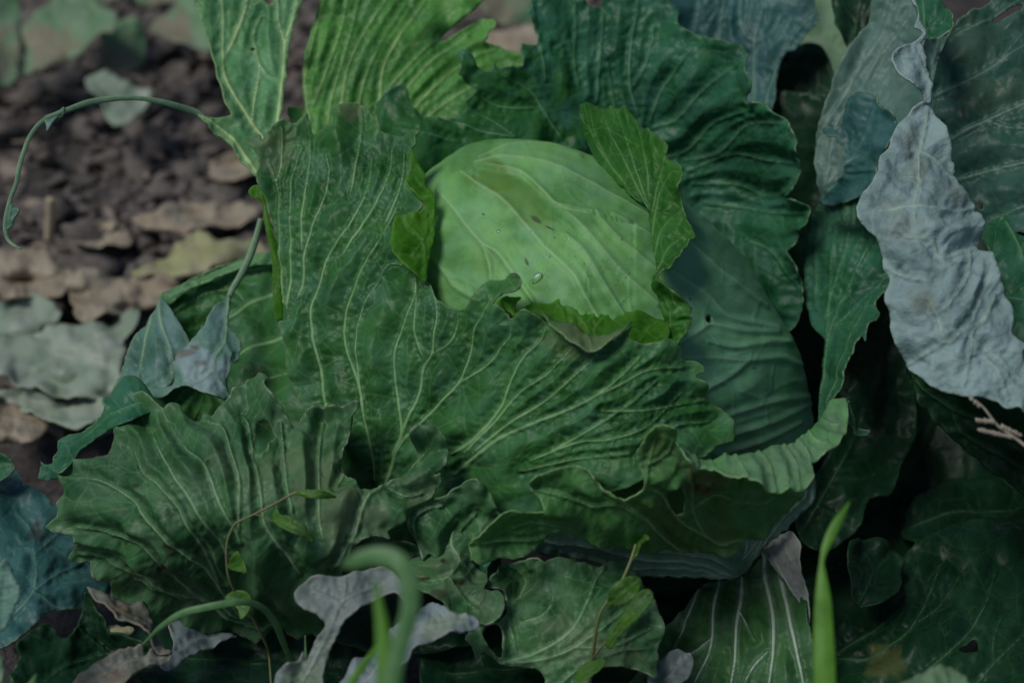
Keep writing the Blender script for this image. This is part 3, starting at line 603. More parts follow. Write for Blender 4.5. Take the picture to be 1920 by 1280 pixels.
# -- leaf margin curling out over the right of the head
leaf(cab, [M['fold'], M['front']], [
  patch('1088,206 1103,194 1130,199 1154,201 1177,206 1204,238 1231,262 1255,277 1254,296 1280,316 1284,340 1280,372 1279,387 1288,410 1298,440 1290,456 1280,478 1262,497 1240,515 1241,523 1252,530 1266,546 1281,561 1295,581 1297,605 1291,625 1276,641 1270,658 1254,640 1246,590 1233,540 1229,500 1222,460 1219,430 1216,396 1180,364 1137,321 1112,290 1096,250', '1067,192,850 1094,262,822 1137,319,788 1216,396,756 1222,460,734 1232,540,715 1250,620,707 1103,193,842 1204,238,800 1255,285,768 1283,340,745 1297,440,726 1242,518,712 1296,600,697 1275,645,700 1250,400,745 1270,570,702',
   [(2.6, '1216,392 1170,300 1140,240 1128,200'), (2.6, '1216,385 1190,310 1170,250 1155,205'), (2.6, '1218,375 1214,320 1205,270 1195,232'), (2.4, '1180,355 1130,290 1105,240 1098,200'), (2.8, '1222,450 1235,370 1262,330 1282,325'), (2.8, '1224,480 1240,430 1275,395'), (2.8, '1230,520 1245,470 1292,430'), (2.6, '1222,400 1240,330 1255,300'), (2.6, '1256,630 1262,590 1250,560'), (2.4, '1262,595 1280,575 1292,580'), (2.4, '1258,610 1290,605'), (2.2, '1236,520 1262,495'), (2.2,'1150,320 1115,250 1108,205')],
   g=2.8, seed=21, pleat=1.6, inner='1103,194 1088,206 1094,262 1137,321 1216,396 1222,460 1233,540 1254,640 1270,658', und=.8, quilt=1.3, ruf=1.6, teeth=1.5, spacing=42),
], label='bright green frilled leaf margin curling away from the head')

# -- leaves behind the head
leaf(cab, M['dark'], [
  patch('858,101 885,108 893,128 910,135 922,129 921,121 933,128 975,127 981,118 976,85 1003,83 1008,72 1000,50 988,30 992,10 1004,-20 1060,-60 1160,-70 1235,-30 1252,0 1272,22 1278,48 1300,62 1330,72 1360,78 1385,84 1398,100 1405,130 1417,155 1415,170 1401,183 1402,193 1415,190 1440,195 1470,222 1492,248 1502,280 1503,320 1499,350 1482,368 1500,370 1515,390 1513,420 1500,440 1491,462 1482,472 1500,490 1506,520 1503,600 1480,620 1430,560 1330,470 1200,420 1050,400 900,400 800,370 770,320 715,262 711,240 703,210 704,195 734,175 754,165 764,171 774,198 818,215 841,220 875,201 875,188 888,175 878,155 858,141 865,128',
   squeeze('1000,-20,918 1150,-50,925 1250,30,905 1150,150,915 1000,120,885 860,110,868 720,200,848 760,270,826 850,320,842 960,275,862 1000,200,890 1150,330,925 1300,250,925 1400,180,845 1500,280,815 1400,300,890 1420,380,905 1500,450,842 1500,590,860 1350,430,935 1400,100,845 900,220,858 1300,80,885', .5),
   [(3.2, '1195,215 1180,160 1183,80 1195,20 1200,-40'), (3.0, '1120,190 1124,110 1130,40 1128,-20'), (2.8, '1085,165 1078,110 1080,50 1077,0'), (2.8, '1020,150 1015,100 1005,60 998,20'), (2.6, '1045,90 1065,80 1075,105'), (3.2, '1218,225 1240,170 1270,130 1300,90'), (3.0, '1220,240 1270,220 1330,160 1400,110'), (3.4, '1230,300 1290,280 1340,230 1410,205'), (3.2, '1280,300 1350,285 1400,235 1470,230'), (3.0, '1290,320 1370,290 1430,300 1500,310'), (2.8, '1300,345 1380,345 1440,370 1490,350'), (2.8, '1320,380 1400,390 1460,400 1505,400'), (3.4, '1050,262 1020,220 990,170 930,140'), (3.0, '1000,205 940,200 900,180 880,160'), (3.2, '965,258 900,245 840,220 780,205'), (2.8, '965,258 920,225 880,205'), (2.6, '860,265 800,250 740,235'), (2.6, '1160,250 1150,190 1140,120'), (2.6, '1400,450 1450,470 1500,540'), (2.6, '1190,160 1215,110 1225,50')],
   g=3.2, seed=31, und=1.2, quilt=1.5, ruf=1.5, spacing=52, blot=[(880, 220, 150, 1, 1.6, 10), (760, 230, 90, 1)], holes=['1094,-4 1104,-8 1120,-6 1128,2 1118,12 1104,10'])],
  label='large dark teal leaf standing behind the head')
l1 = leaf(cab, M['back_blue'], [
  patch('340,-60 362,0 372,35 385,75 400,120 412,160 422,205 427,222 402,221 372,212 392,236 420,262 450,300 478,332 500,350 540,350 545,300 540,250 526,236 530,200 535,140 540,100 548,60 560,20 572,-10 580,-60 520,-60 512,2 503,9 495,-2 490,-60', '340,-60,872 420,160,845 430,240,828 480,330,815 540,340,820 530,200,842 560,0,872 470,100,860 400,225,822',
   [(4.2, '500,268 470,232 440,185 420,140 417,100 418,50 416,0 412,-50'), (3.4, '420,110 437,75 452,40 463,0 466,-50'), (2.2, '472,240 478,180 486,130 480,95 475,65 490,30'), (4.2, '517,258 523,200 530,130 532,80 522,40 520,0'), (3.0, '532,85 545,45 558,0 562,-40'), (5.0, '500,352 487,335 440,270 400,232 372,212'), (2.0, '480,110 500,140 525,150')],
   g=3.6, seed=41, und=.8, ruf=.8, quilt=1.2, spacing=70, holes=['470,89 474,87 478,90 477,94 472,95'])], label='narrow blue-green back leaf with thick white veins and eaten side')
stem('bare_rib', l1, M['rib_green'], '384,222,824,9 368,211,822,12 350,205,819,13 310,193,812,11 275,186,808,9 245,184,805,9 205,186,800,11 165,193,795,12 130,205,790,10 100,217,786,9 75,232,783,9 55,258,780,8 43,290,778,8 36,315,776,9 30,345,775,8 20,372,774,8 14,400,773,11 10,425,773,9 14,448,773,7 26,460,772,6 40,467,772,3', ratio=.35)
l1b = [patch('82,222 105,210 120,203 118,216 104,226 96,236 88,247 86,234', '82,222,785 120,205,789 88,245,783', [(1.6, '110,212 92,240')], g=3, seed=43, und=.2, quilt=.3, ruf=.3, teeth=.4), patch('14,385 22,378 27,388 34,390 35,398 28,408 22,425 13,430 8,425 11,400', '14,385,774 34,392,772 13,428,773', [(1.6, '20,385 16,420')], g=3, seed=44, und=.2, quilt=.3, ruf=.3, teeth=.4)]
for pt in l1b: leaf(l1, M['bluefold'], [pt], name='shred')

leaf(cab, M['back_light'], [
  patch('606,-60 600,0 592,30 585,50 575,90 568,130 567,170 571,205 566,200 553,203 541,207 540,214 546,232 560,262 650,330 760,370 900,340 980,250 990,140 984,110 955,95 935,84 906,80 912,75 917,60 928,50 925,38 910,32 900,34 890,42 870,52 838,68 827,70 829,62 850,50 870,38 890,20 910,0 920,-60', squeeze('600,-60,905 560,200,868 650,320,858 760,360,870 980,250,905 980,110,915 900,-50,935 760,-40,925 740,150,893 850,150,905', .72),
   [(3.8, '632,260 640,198 650,134 680,67 724,0 750,-50'), (3.8, '706,240 712,188 717,134 734,94 774,34 798,0 820,-50'), (3.2, '715,180 770,120 825,67'), (3.4, '740,210 764,165 815,111 900,45'), (3.2, '760,230 781,198 848,134 890,105 930,90'), (3.0, '790,235 811,212 882,165 960,120'), (3.8, '580,240 578,215 571,151 585,84 605,0 610,-50'), (3.2, '583,205 605,151 640,50 655,-30'), (2.8, '612,250 620,190 640,120 665,30 680,-40'), (2.8, '668,235 680,160 710,90 760,10')],
   g=3.6, seed=46, und=1.1, quilt=1.9, ruf=1.4, spacing=46)], label='light green back leaf with strong pale veins and eaten margin')

# -- folded leaf low on the left
l2 = leaf(cab, [M['front'], M['bluefold'], M['lip']], [
  patch('301,556 322,543 370,520 430,496 470,483 525,474 560,520 565,640 600,800 580,890 480,900 400,860 345,800 310,772 285,752 290,700 320,640 310,590', '301,556,850 430,497,860 525,475,850 560,640,815 590,790,800 480,890,790 345,785,800 400,650,850 470,600,850 300,700,815',
   [(5.0, '560,540 517,554 470,571 427,598 353,622'), (4.6, '560,620 517,638 470,652 443,669 380,700'), (3.0, '520,500 440,515 380,545 340,570'), (2.8, '470,575 440,545 380,555 320,590'), (3.0, '545,700 480,720 430,760'), (2.6, '500,800 440,770 400,740'), (3.2, '310,778 330,755 353,736'), (2.8, '360,790 375,760 380,745')], g=4, seed=51, inner='345,790 285,752 290,700 320,640 310,590 301,556', und=1, quilt=1.2, mat=0),
  patch('300,556 322,543 370,520 430,496 470,483 525,474 528,492 470,500 420,516 370,536 330,560 312,574', '300,556,846 430,497,852 525,475,842 470,500,846 330,560,846', [(2, '320,555 400,520 500,485')], g=4, seed=54, inner='528,492 470,500 420,516 370,536 330,560 312,574', und=.4, quilt=.5, ruf=.5, mat=2),
  patch('301,557 319,581 343,618 354,642 353,655 332,686 328,703 321,721 299,741 279,733 259,717 228,724 214,732 235,682 255,635 278,604 296,581', '301,557,843 215,731,800 259,717,797 290,735,795 353,645,810 325,700,797 260,640,818 300,650,806', [(4.0, '301,562 302,605 312,635 322,665 326,700'), (3.6, '290,585 282,608 269,662 259,716'), (2.4, '240,690 232,715 222,728')], g=3.4, seed=52, mat=1, und=.6, quilt=1.0, ruf=.6, spacing=70),
  patch('427,551 417,564 403,578 386,611 370,635 343,669 326,689 327,702 319,722 286,732 282,737 299,750 312,744 333,726 356,724 386,739 410,746 441,748 430,737 427,716 432,685 434,667 438,680 447,675 450,652 443,628 433,615 428,606 432,568 431,551', '428,551,826 343,669,790 326,700,784 286,735,790 299,749,780 356,724,774 441,748,778 450,652,796 400,640,790 420,700,782', [(3.6, '428,545 425,608 420,642 403,669 401,695 417,722 437,746'), (2.4, '420,642 432,670 430,715'), (1.8, '401,695 370,715 340,722')], g=3.3, seed=53, mat=1, inner='428,551 417,564', und=.5, quilt=.8, ruf=.6, spacing=60, blot=[(375, 690, 48, .9, 1.2, -50), (400, 725, 30, .7)], dark=[(355, 669, 7, .6, 2.5, -15), (375, 683, 6, .5, 2.5, -8), (333, 680, 4, .9), (370, 655, 4, .7, 2)]),
], label='folded left leaf, dark inside with pale blue-green flaps')
stem('bare_rib', l2, M['rib_green'], '489,410,834,10 484,432,834,12 475,462,833,14 462,495,831,14 448,522,829,13 436,542,827,12 429,560,825,10 426,585,818,7', ratio=.6)

# -- ragged leaf sprawling low in front on the left
BLO = '343,769 346,779 363,786 393,784 417,773 443,749 470,729 490,712 504,716 509,724 500,742 507,763 524,783 541,800 554,805 568,790 581,776 598,769 640,769 672,761 687,764 680,778 664,798 650,830 643,852 640,880 650,890 667,906 675,922 677,930 684,926 702,926 725,910 751,893 774,867 779,845 775,826 785,810 805,803 822,808 838,825 841,842 839,863 838,873 816,893 827,890 826,907 809,930 812,937 828,931 848,917 858,914 875,898 890,895 897,901 905,905 918,925 928,950 936,965 905,1000 880,1030 862,1050 838,1055 815,1050 806,1032 791,1036 781,1018 771,1001 764,991 763,968 744,984 724,994 724,1005 700,1002 677,1008 655,1030 648,1050 640,1066 641,1120 600,1152 520,1167 505,1172 470,1184 420,1181 350,1172 302,1162 269,1136 275,1125 235,1124 215,1115 212,1085 185,1068 168,1053 134,1048 131,1038 138,1028 155,1015 151,998 128,988 118,979 129,964 123,941 128,917 124,894 138,872 170,858 200,845 235,800 250,775 280,755 310,775'
leaf(cab, [M['wornfront'], M['dark']], [
  patch(BLO, '343,769,745 490,712,748 560,805,728 680,765,728 650,880,715 840,810,712 775,900,705 895,900,706 930,960,712 860,1045,715 764,985,702 640,1050,690 560,960,690 450,900,690 450,1000,693 300,850,715 130,900,755 130,1040,760 250,950,712 300,1080,730 215,1115,765 420,1120,735 505,1170,768 300,1162,772 600,1110,722 640,1120,735 250,775,760 600,1150,755',
   [(4.6, '530,1160 511,1162 437,1166 370,1129 319,1078 269,1021 208,998 155,984'), (4.4, '450,1150 420,1115 386,1065 336,1021 286,978 235,931 185,900 134,897'), (3.6, '410,1090 393,1052 370,994 336,944 302,910 269,887 250,840'), (3.8, '440,1060 423,1025 380,954 336,900 302,850 280,800'), (3.6, '455,1010 447,988 413,934 386,877 353,850 320,795'), (3.4, '452,985 450,947 447,894 433,850 417,806 376,790'), (3.8, '565,1070 551,1052 524,1011 497,974 484,900 474,850 467,806 457,783'), (3.4, '605,1010 598,968 597,877 600,830 605,790'), (3.2, '560,1000 548,964 537,917 531,850 525,800'), (3.6, '625,1060 640,1038 660,1011 684,947 724,914 774,867 800,840'), (3.0, '630,920 650,870 660,830'), (2.6, '724,914 760,930 790,925'), (2.8, '850,1040 860,1000 890,960'), (3.2, '480,1165 400,1140 300,1110 250,1090'), (2.6, '340,1130 270,1090 200,1050 150,1035'), (2.6, '780,1010 775,975 800,955 830,950')],
   g=3.0, seed=61, und=1.5, quilt=2.8, ruf=1.6, relief=1.5, pleat=1.9, spacing=60, holes=['484,796 500,795 514,810 514,823 504,831 500,843 484,845 478,830'],
   blot=[(580, 900, 70, .75), (640, 960, 60, .8), (700, 980, 40, .7), (500, 900, 50, .5), (790, 930, 40, .5), (430, 880, 40, .35)], dark=[(303, 1060, 10, .8, 1.8, 40), (392, 873, 6, .8), (262, 912, 8, .7, 1.5), (248, 998, 6, .7), (320, 1018, 9, .6, 1.8, 40), (255, 873, 6, .7), (380, 895, 5, .6), (330, 960, 5, .5), (655, 907, 6, .3)]),
  patch('200,770 200,748 228,724 259,718 290,750 300,770 269,782 225,800 190,815 168,830 150,850 138,872 120,892 106,884 101,862 103,845 114,823 138,809 170,792', '228,724,770 290,752,758 110,860,762 200,790,752 140,870,752 250,770,750', [(2.4, '290,755 230,770 160,810 115,850'), (2, '230,770 215,745')], g=3.6, seed=62, mat=1, inner='290,750 300,770 225,800 168,830 138,872', und=.7, ruf=.9),
  patch('76,856 80,867 100,868 108,855 112,880 124,893 110,897 92,897 80,890', '76,856,772 110,895,768 108,858,766', [(1.8, '112,890 85,865')], g=4, seed=63, mat=1, und=.3, ruf=.5),
], label='ragged sprawling outer leaf with eaten hole and torn right end')

# -- lower leaves in front of the head
leaf(cab, [M['olive'], M['front']], [
  patch('884,1015 905,994 936,964 954,950 979,951 999,957 1013,954 1023,947 1018,934 999,922 993,907 996,899 1016,885 1043,875 1067,871 1090,873 1110,882 1120,897 1127,907 1147,920 1171,932 1198,921 1206,914 1204,880 1192,850 1208,822 1218,806 1238,791 1262,798 1268,813 1270,850 1290,866 1330,872 1400,890 1470,905 1500,915 1470,960 1440,985 1410,1005 1385,1018 1374,1026 1347,1034 1314,1036 1280,1041 1255,1036 1211,1028 1144,1011 1087,998 1060,994 1036,998 1016,1018 1003,1026 959,1038 926,1045 899,1048 882,1041', '884,1030,688 1000,955,684 1000,900,681 1090,875,672 1150,925,670 1210,900,662 1195,840,659 1238,791,654 1268,830,660 1330,880,672 1490,915,712 1410,1005,722 1300,960,684 1280,1040,712 1100,990,698 950,1035,696 1060,950,680',
   [(4.2, '1330,1050 1280,1038 1238,1004 1204,964 1167,937 1127,910 1110,887'), (3.6, '1330,1010 1285,985 1261,961 1241,927 1209,914 1190,922 1171,932'), (3.6, '1400,1010 1364,1011 1340,1015 1314,991 1300,957 1297,917 1290,880'), (2.8, '1300,957 1330,931 1347,927 1387,941 1408,917'), (2.8, '882,1018 942,1015 1003,1011 1060,985'), (3.0, '1230,990 1164,945 1110,944 1060,931 1010,917'), (2.6, '1209,914 1215,870 1230,820'), (2.4, '1215,870 1250,850 1262,820'), (2.6, '960,990 1000,980 1060,985'), (2.4, '1387,941 1430,945 1460,930')],
   g=3.5, seed=66, und=.9, quilt=1.8, ruf=1.0, relief=1.3, spacing=46, holes=['1251,927 1261,910 1272,906 1282,922 1285,945 1280,962 1268,968 1258,950'], blot=[(1310, 905, 40, .9), (1350, 990, 50, .5), (1230, 850, 40, .5), (1250, 990, 40, .5, 2, 40)], dark=[(1310, 912, 9, .75, 1.6), (1130, 978, 6, .5)]),
], label='olive worn leaf with a hole under the frilled margin')
# rolled-out leaf on the right with its pale lip
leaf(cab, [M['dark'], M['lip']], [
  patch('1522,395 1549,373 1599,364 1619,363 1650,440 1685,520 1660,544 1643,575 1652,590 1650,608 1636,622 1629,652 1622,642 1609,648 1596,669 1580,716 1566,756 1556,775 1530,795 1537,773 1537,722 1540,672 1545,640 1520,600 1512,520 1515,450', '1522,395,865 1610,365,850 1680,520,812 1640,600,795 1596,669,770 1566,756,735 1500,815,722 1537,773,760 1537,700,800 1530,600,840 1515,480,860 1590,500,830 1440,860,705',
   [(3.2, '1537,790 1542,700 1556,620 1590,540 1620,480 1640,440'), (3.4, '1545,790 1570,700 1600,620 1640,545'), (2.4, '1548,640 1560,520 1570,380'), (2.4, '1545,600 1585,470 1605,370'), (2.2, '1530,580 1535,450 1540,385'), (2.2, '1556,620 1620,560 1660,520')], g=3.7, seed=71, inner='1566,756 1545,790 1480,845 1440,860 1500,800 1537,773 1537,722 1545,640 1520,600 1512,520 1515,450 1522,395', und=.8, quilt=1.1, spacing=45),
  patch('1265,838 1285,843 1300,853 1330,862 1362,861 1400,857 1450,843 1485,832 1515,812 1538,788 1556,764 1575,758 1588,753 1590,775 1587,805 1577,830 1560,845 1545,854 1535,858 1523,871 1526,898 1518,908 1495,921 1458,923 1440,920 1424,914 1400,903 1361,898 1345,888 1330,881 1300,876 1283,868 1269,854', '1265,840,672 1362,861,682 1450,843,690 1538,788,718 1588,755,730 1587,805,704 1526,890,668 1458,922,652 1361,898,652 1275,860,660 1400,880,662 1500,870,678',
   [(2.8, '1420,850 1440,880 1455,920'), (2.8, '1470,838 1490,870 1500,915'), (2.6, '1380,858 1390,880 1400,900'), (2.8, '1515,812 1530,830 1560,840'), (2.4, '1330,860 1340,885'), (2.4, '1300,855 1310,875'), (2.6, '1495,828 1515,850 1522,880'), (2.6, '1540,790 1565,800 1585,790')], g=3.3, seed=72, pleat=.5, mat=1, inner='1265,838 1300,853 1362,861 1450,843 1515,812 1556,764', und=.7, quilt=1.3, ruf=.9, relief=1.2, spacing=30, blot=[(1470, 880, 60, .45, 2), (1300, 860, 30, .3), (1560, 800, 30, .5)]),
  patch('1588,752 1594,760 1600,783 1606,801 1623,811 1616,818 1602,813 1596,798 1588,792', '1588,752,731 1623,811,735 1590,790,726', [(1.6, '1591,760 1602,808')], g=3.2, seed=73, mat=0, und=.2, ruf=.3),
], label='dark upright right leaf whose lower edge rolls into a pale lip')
leaf(cab, M['base'], [
  patch('1000,1000 1060,988 1200,1000 1300,1015 1374,1015 1410,985 1450,935 1520,890 1528,912 1484,972 1430,1036 1402,1064 1380,1082 1300,1077 1240,1077 1180,1087 1140,1082 1080,1052 1010,1030', '1000,1015,726 1200,1030,734 1400,1060,768 1450,950,740 1524,905,772 1300,1075,775 1140,1080,752 1410,990,740 1480,930,748',
   [(4.0, '1385,1075 1290,1050 1200,1045 1110,1025 1010,1008'), (3.6, '1380,1080 1280,1060 1150,1058 1050,1030'), (3.4, '1405,1055 1420,1030 1460,975 1508,920'), (3.0, '1400,1050 1424,1008 1440,960 1468,930'), (2.8, '1395,1045 1423,990 1428,961'), (3.0, '1390,1050 1398,1015 1381,984 1360,970'), (3.0, '1380,1065 1340,1045 1280,1035 1220,1030'), (2.6, '1370,1078 1250,1070 1180,1080')], g=3.8, seed=75, auto=False, und=.6, relief=1.8, quilt=1.2)], label='blue-green ribbed leaf base under the head')
# leaf with white ribs hanging to the soil
leaf(cab, [M['ribbed'], M['pink']], [
  patch('1431,1021 1448,1011 1481,998 1495,1008 1502,1025 1498,1058 1512,1105 1517,1139 1515,1169 1535,1236 1550,1320 1180,1320 1200,1260 1215,1220 1240,1185 1280,1152 1290,1135 1314,1105 1347,1095 1391,1085 1394,1078 1418,1051', '1431,1021,772 1495,1008,765 1515,1150,735 1545,1310,715 1350,1310,722 1200,1300,735 1250,1180,760 1347,1095,788 1400,1080,785 1440,1180,735 1350,1200,745',
   [(6.0, '1424,1030 1441,1105 1451,1169 1448,1236 1436,1315'), (6.2, '1455,1050 1471,1102 1482,1169 1495,1230 1512,1315'), (5.0, '1395,1080 1389,1146 1381,1219 1365,1315'), (4.4, '1350,1092 1339,1152 1334,1213 1300,1280'), (3.0, '1310,1110 1285,1170 1250,1240'), (2.6, '1441,1220 1405,1260 1390,1310'), (2.6, '1335,1200 1290,1230 1250,1290'), (2.4, '1389,1150 1415,1200')], g=3.3, seed=77, auto=False, inner='1431,1021 1495,1008 1498,1058 1517,1139 1535,1236', und=1.2, quilt=1.8, relief=2.0, spacing=60, blot=[(1220, 1270, 30, .8)], dark=[(1225, 1280, 18, .4)]),
  patch('1433,1021 1481,997 1496,1007 1504,1025 1500,1058 1514,1105 1519,1139 1517,1172 1502,1132 1475,1095 1448,1058 1438,1038', '1433,1021,768 1500,1020,755 1517,1165,728 1450,1060,758 1475,1095,745', [(2.6, '1440,1025 1470,1080 1510,1150'), (2, '1470,1010 1478,1040 1490,1060')], g=3.5, seed=78, mat=1, inner='1517,1172 1475,1095 1433,1021', und=.4, quilt=.6, ruf=.5),
], label='drooping lower leaf with thick white ribs and folded pinkish edge')
leaf(cab, M['deep_shade'], [patch('645,1066 690,1022 760,1014 800,1036 810,1060 780,1090 700,1095', '645,1066,760 760,1015,752 790,1080,745', ['650,1070 720,1050 790,1040'], g=5, seed=79)], label='dark leaf in the gap below the torn leaf')
leaf(cab, M['deep_shade'], [patch('1700,850 1686,877 1676,917 1666,931 1629,939 1621,954 1609,991 1586,1011 1566,1025 1535,1031 1508,1018 1495,998 1490,960 1515,917 1550,850 1575,790 1595,715 1615,650 1650,605 1690,640 1712,740 1716,820', '1700,850,835 1650,620,845 1500,1000,800 1560,800,845 1620,950,815', [(3, '1500,1000 1560,900 1620,780 1660,640'), (2.6, '1560,900 1620,900 1680,860'), (2.4, '1530,950 1570,970 1600,990')], g=5, seed=80)], label='nearly black lower leaf in the shade right of the head')

for i, (o, c, ve) in enumerate([  # added near-black sheets that stand for shade on the soil under the plant
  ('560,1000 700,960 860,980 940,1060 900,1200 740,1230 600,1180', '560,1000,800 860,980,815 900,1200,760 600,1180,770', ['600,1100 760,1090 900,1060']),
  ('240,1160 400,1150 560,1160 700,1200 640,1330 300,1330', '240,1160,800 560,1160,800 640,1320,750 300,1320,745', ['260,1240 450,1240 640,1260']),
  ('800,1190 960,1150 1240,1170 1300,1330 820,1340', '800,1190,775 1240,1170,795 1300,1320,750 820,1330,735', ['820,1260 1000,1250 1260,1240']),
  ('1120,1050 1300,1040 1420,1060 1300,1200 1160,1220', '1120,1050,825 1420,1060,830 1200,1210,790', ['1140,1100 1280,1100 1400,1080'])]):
    leaf(cab, M['deep_shade'], [patch(o, c, ve, g=6, seed=180 + i, auto=False)], label='added near-black sheet standing for shade under the plant')
# -- loose shreds in front
leaf(cab, [M['wornfront'], M['dark']], [
  patch('774,1062 790,1042 801,1035 821,1011 827,986 838,998 850,983 862,1003 875,1020 890,1035 893,1060 908,1085 905,1109 919,1115 936,1115 945,1129 945,1146 932,1166 909,1172 882,1163 848,1150 828,1129 788,1105 781,1085', '774,1062,712 835,990,712 890,1040,712 905,1100,705 940,1140,694 830,1130,690 850,1060,698', [(3.2, '850,990 845,1020 860,1050 840,1080 800,1090'), (2.8, '860,1050 890,1080'), (2.6, '840,1080 870,1120 900,1150'), (2.4, '845,1020 810,1040')], g=3.4, seed=81, und=.8, quilt=1.8, ruf=.8, spacing=34, blot=[(840, 1080, 50, .45), (900, 1140, 30, .4)], dark=[(833, 1053, 5, .9), (800, 1087, 7, .8, 2.5, -20), (860, 1090, 7, .8, 1.4), (875, 1067, 5, .9), (825, 1118, 12, .6, 1.6, 30)]),
  patch('862,1046 905,1000 936,964 950,990 930,1040 918,1070 912,1110 900,1115 895,1080 885,1060', '870,1040,718 936,965,716 905,1110,712', [(2.4, '875,1040 920,1000')], g=4, seed=82, mat=1, inner='862,1046 885,1060 900,1115', und=.5),
], label='gnawed yellowish leaf shred with brown spots below the head')
leaf(cab, M['wornfront'], [
  patch('909,1099 926,1068 942,1058 973,1052 996,1043 1026,1050 1057,1048 1093,1058 1120,1065 1140,1058 1164,1058 1177,1072 1194,1082 1211,1102 1224,1129 1231,1159 1236,1183 1229,1213 1229,1246 1218,1272 1191,1255 1137,1250 1110,1270 1087,1310 1020,1310 1022,1272 1003,1252 976,1250 942,1247 915,1228 899,1224 889,1238 880,1213 867,1199 880,1184 897,1172 932,1170 949,1147 944,1125 925,1112', '909,1099,708 996,1045,718 970,1095,728 1060,1060,712 1170,1060,725 1235,1180,705 1218,1265,690 1120,1150,690 1050,1300,676 950,1240,688 870,1200,686 1010,1180,690 940,1150,700',
   [(4.0, '930,1248 952,1240 1009,1223 1067,1186 1097,1142 1117,1085 1130,1068'), (3.4, '952,1243 1020,1235 1077,1213 1161,1152 1211,1109'), (2.8, '976,1172 1016,1162 1036,1139 1040,1102'), (2.8, '960,1140 966,1132 989,1095 979,1072 956,1060'), (2.6, '966,1132 1008,1098 1014,1055'), (2.8, '1077,1213 1150,1210 1215,1180'), (2.6, '1040,1290 1090,1250 1160,1220 1220,1215'), (2.4, '950,1160 960,1190 970,1225')], g=3.4, seed=83, und=.9, quilt=1.7, ruf=1.0, relief=1.2, spacing=48, holes=['902,1183 915,1176 935,1177 944,1192 942,1220 938,1234 922,1224 907,1206'], blot=[(1100, 1220, 70, .6), (1180, 1230, 40, .5)], dark=[(978, 1165, 3, .9, 2.5, 30), (975, 1188, 3, .8)])], label='cupped blue-green leaf on the soil below the head')

# ------------------------------------------------------------------ withered leaves lying in front
def loose(mt, patches, label, cat='withered leaf', name='withered_leaf', group=None, **kw):
    return tag(leaf(None, mt, patches, name=name, **kw), label, cat, group)
loose(M['grey_leaf'], [patch('553,1119 564,1099 598,1083 640,1082 700,1070 731,1072 754,1099 764,1139 737,1115 690,1132 650,1160 636,1180 622,1210 610,1240 596,1320 520,1320 517,1265 530,1250 560,1238 568,1220 574,1236 590,1205 612,1172 600,1155 565,1138', '553,1119,655 640,1082,662 731,1072,665 764,1139,655 640,1165,648 590,1205,650 560,1300,640 520,1265,642', [(3.2, '560,1290 595,1225 625,1170 640,1130 700,1100'), (2.4, '640,1130 590,1110'), (2.2, '640,1130 650,1095')], g=3.5, seed=101, und=.9, quilt=.8, ruf=.8, blot=[(570, 1270, 40, .9), (610, 1220, 25, .7)])], 'dull grey withered leaf with narrow twisted neck')
loose(M['bluegrey'], [patch('784,1152 801,1129 842,1152 889,1162 899,1174 889,1183 858,1196 825,1203 801,1216 781,1223 768,1240 751,1250 725,1270 700,1320 640,1320 655,1260 690,1230 720,1200 750,1172', '784,1152,668 899,1174,660 800,1210,650 650,1310,640 720,1200,662', [(2.8, '670,1300 740,1220 800,1180 880,1172'), (2.2, '800,1180 805,1145')], g=3.5, seed=102, und=.8, quilt=.7, blot=[(830, 1180, 30, .8, 2, -15)])], 'blue-grey withered leaf tip pointing away from the grey leaf')
loose([M['brownleaf'], M['deep_shade'], M['dry_yellow']], [
  patch('161,1105 175,1109 208,1129 249,1136 275,1142 286,1169 302,1193 325,1222 309,1220 279,1199 249,1183 218,1176 202,1152 181,1136 165,1115', '161,1105,705 275,1142,700 325,1222,672 218,1176,675 249,1183,672', [(2.4, '165,1108 220,1150 280,1180 320,1218')], g=3.3, seed=103, und=.9, ruf=1.2, blot=[(215, 1150, 26, .9), (260, 1170, 18, .7)], dark=[(250, 1160, 16, .5)]),
  patch('161,1108 148,1166 118,1199 94,1169 77,1171 44,1196 29,1220 37,1233 17,1267 0,1320 150,1320 250,1268 300,1245 325,1222 279,1199 249,1183 218,1176 202,1152 181,1136', '161,1108,712 118,1199,700 44,1196,690 20,1280,672 250,1265,705 325,1222,680 200,1200,715 150,1300,680', [(2.8, '300,1230 200,1230 120,1250 60,1290'), (2.4, '200,1230 150,1180')], g=4, seed=104, mat=1, und=.9),
  patch('138,1284 168,1256 202,1236 242,1223 267,1221 269,1233 286,1226 309,1233 323,1230 316,1241 292,1247 269,1257 240,1284 220,1320 110,1320', '138,1284,665 267,1221,668 323,1230,668 220,1315,650 200,1260,658', [(2.4, '310,1235 240,1245 160,1290')], g=3.4, seed=105, mat=0, und=.7, ruf=1.0, blot=[(215, 1270, 18, .9)]),
], 'curled brown-edged withered leaf showing its dark hollow')
loose(M['bluegrey'], [patch('316,1179 363,1169 393,1167 417,1186 443,1196 403,1206 363,1226 336,1246 312,1255 300,1250 326,1220', '316,1179,760 443,1196,765 306,1250,720', [(2.4, '435,1195 380,1195 320,1240')], g=4, seed=106)], 'pale bluish leaf lying beneath the ragged sprawling leaf')
loose(M['dry_yellow'], [patch('128,1240 150,1215 190,1192 240,1180 254,1186 225,1205 180,1225 140,1246', '128,1240,735 250,1183,745 190,1215,730', [(2, '245,1184 140,1238')], g=4.5, seed=107)], 'narrow yellow dead leaf inside the curled brown-edged leaf')
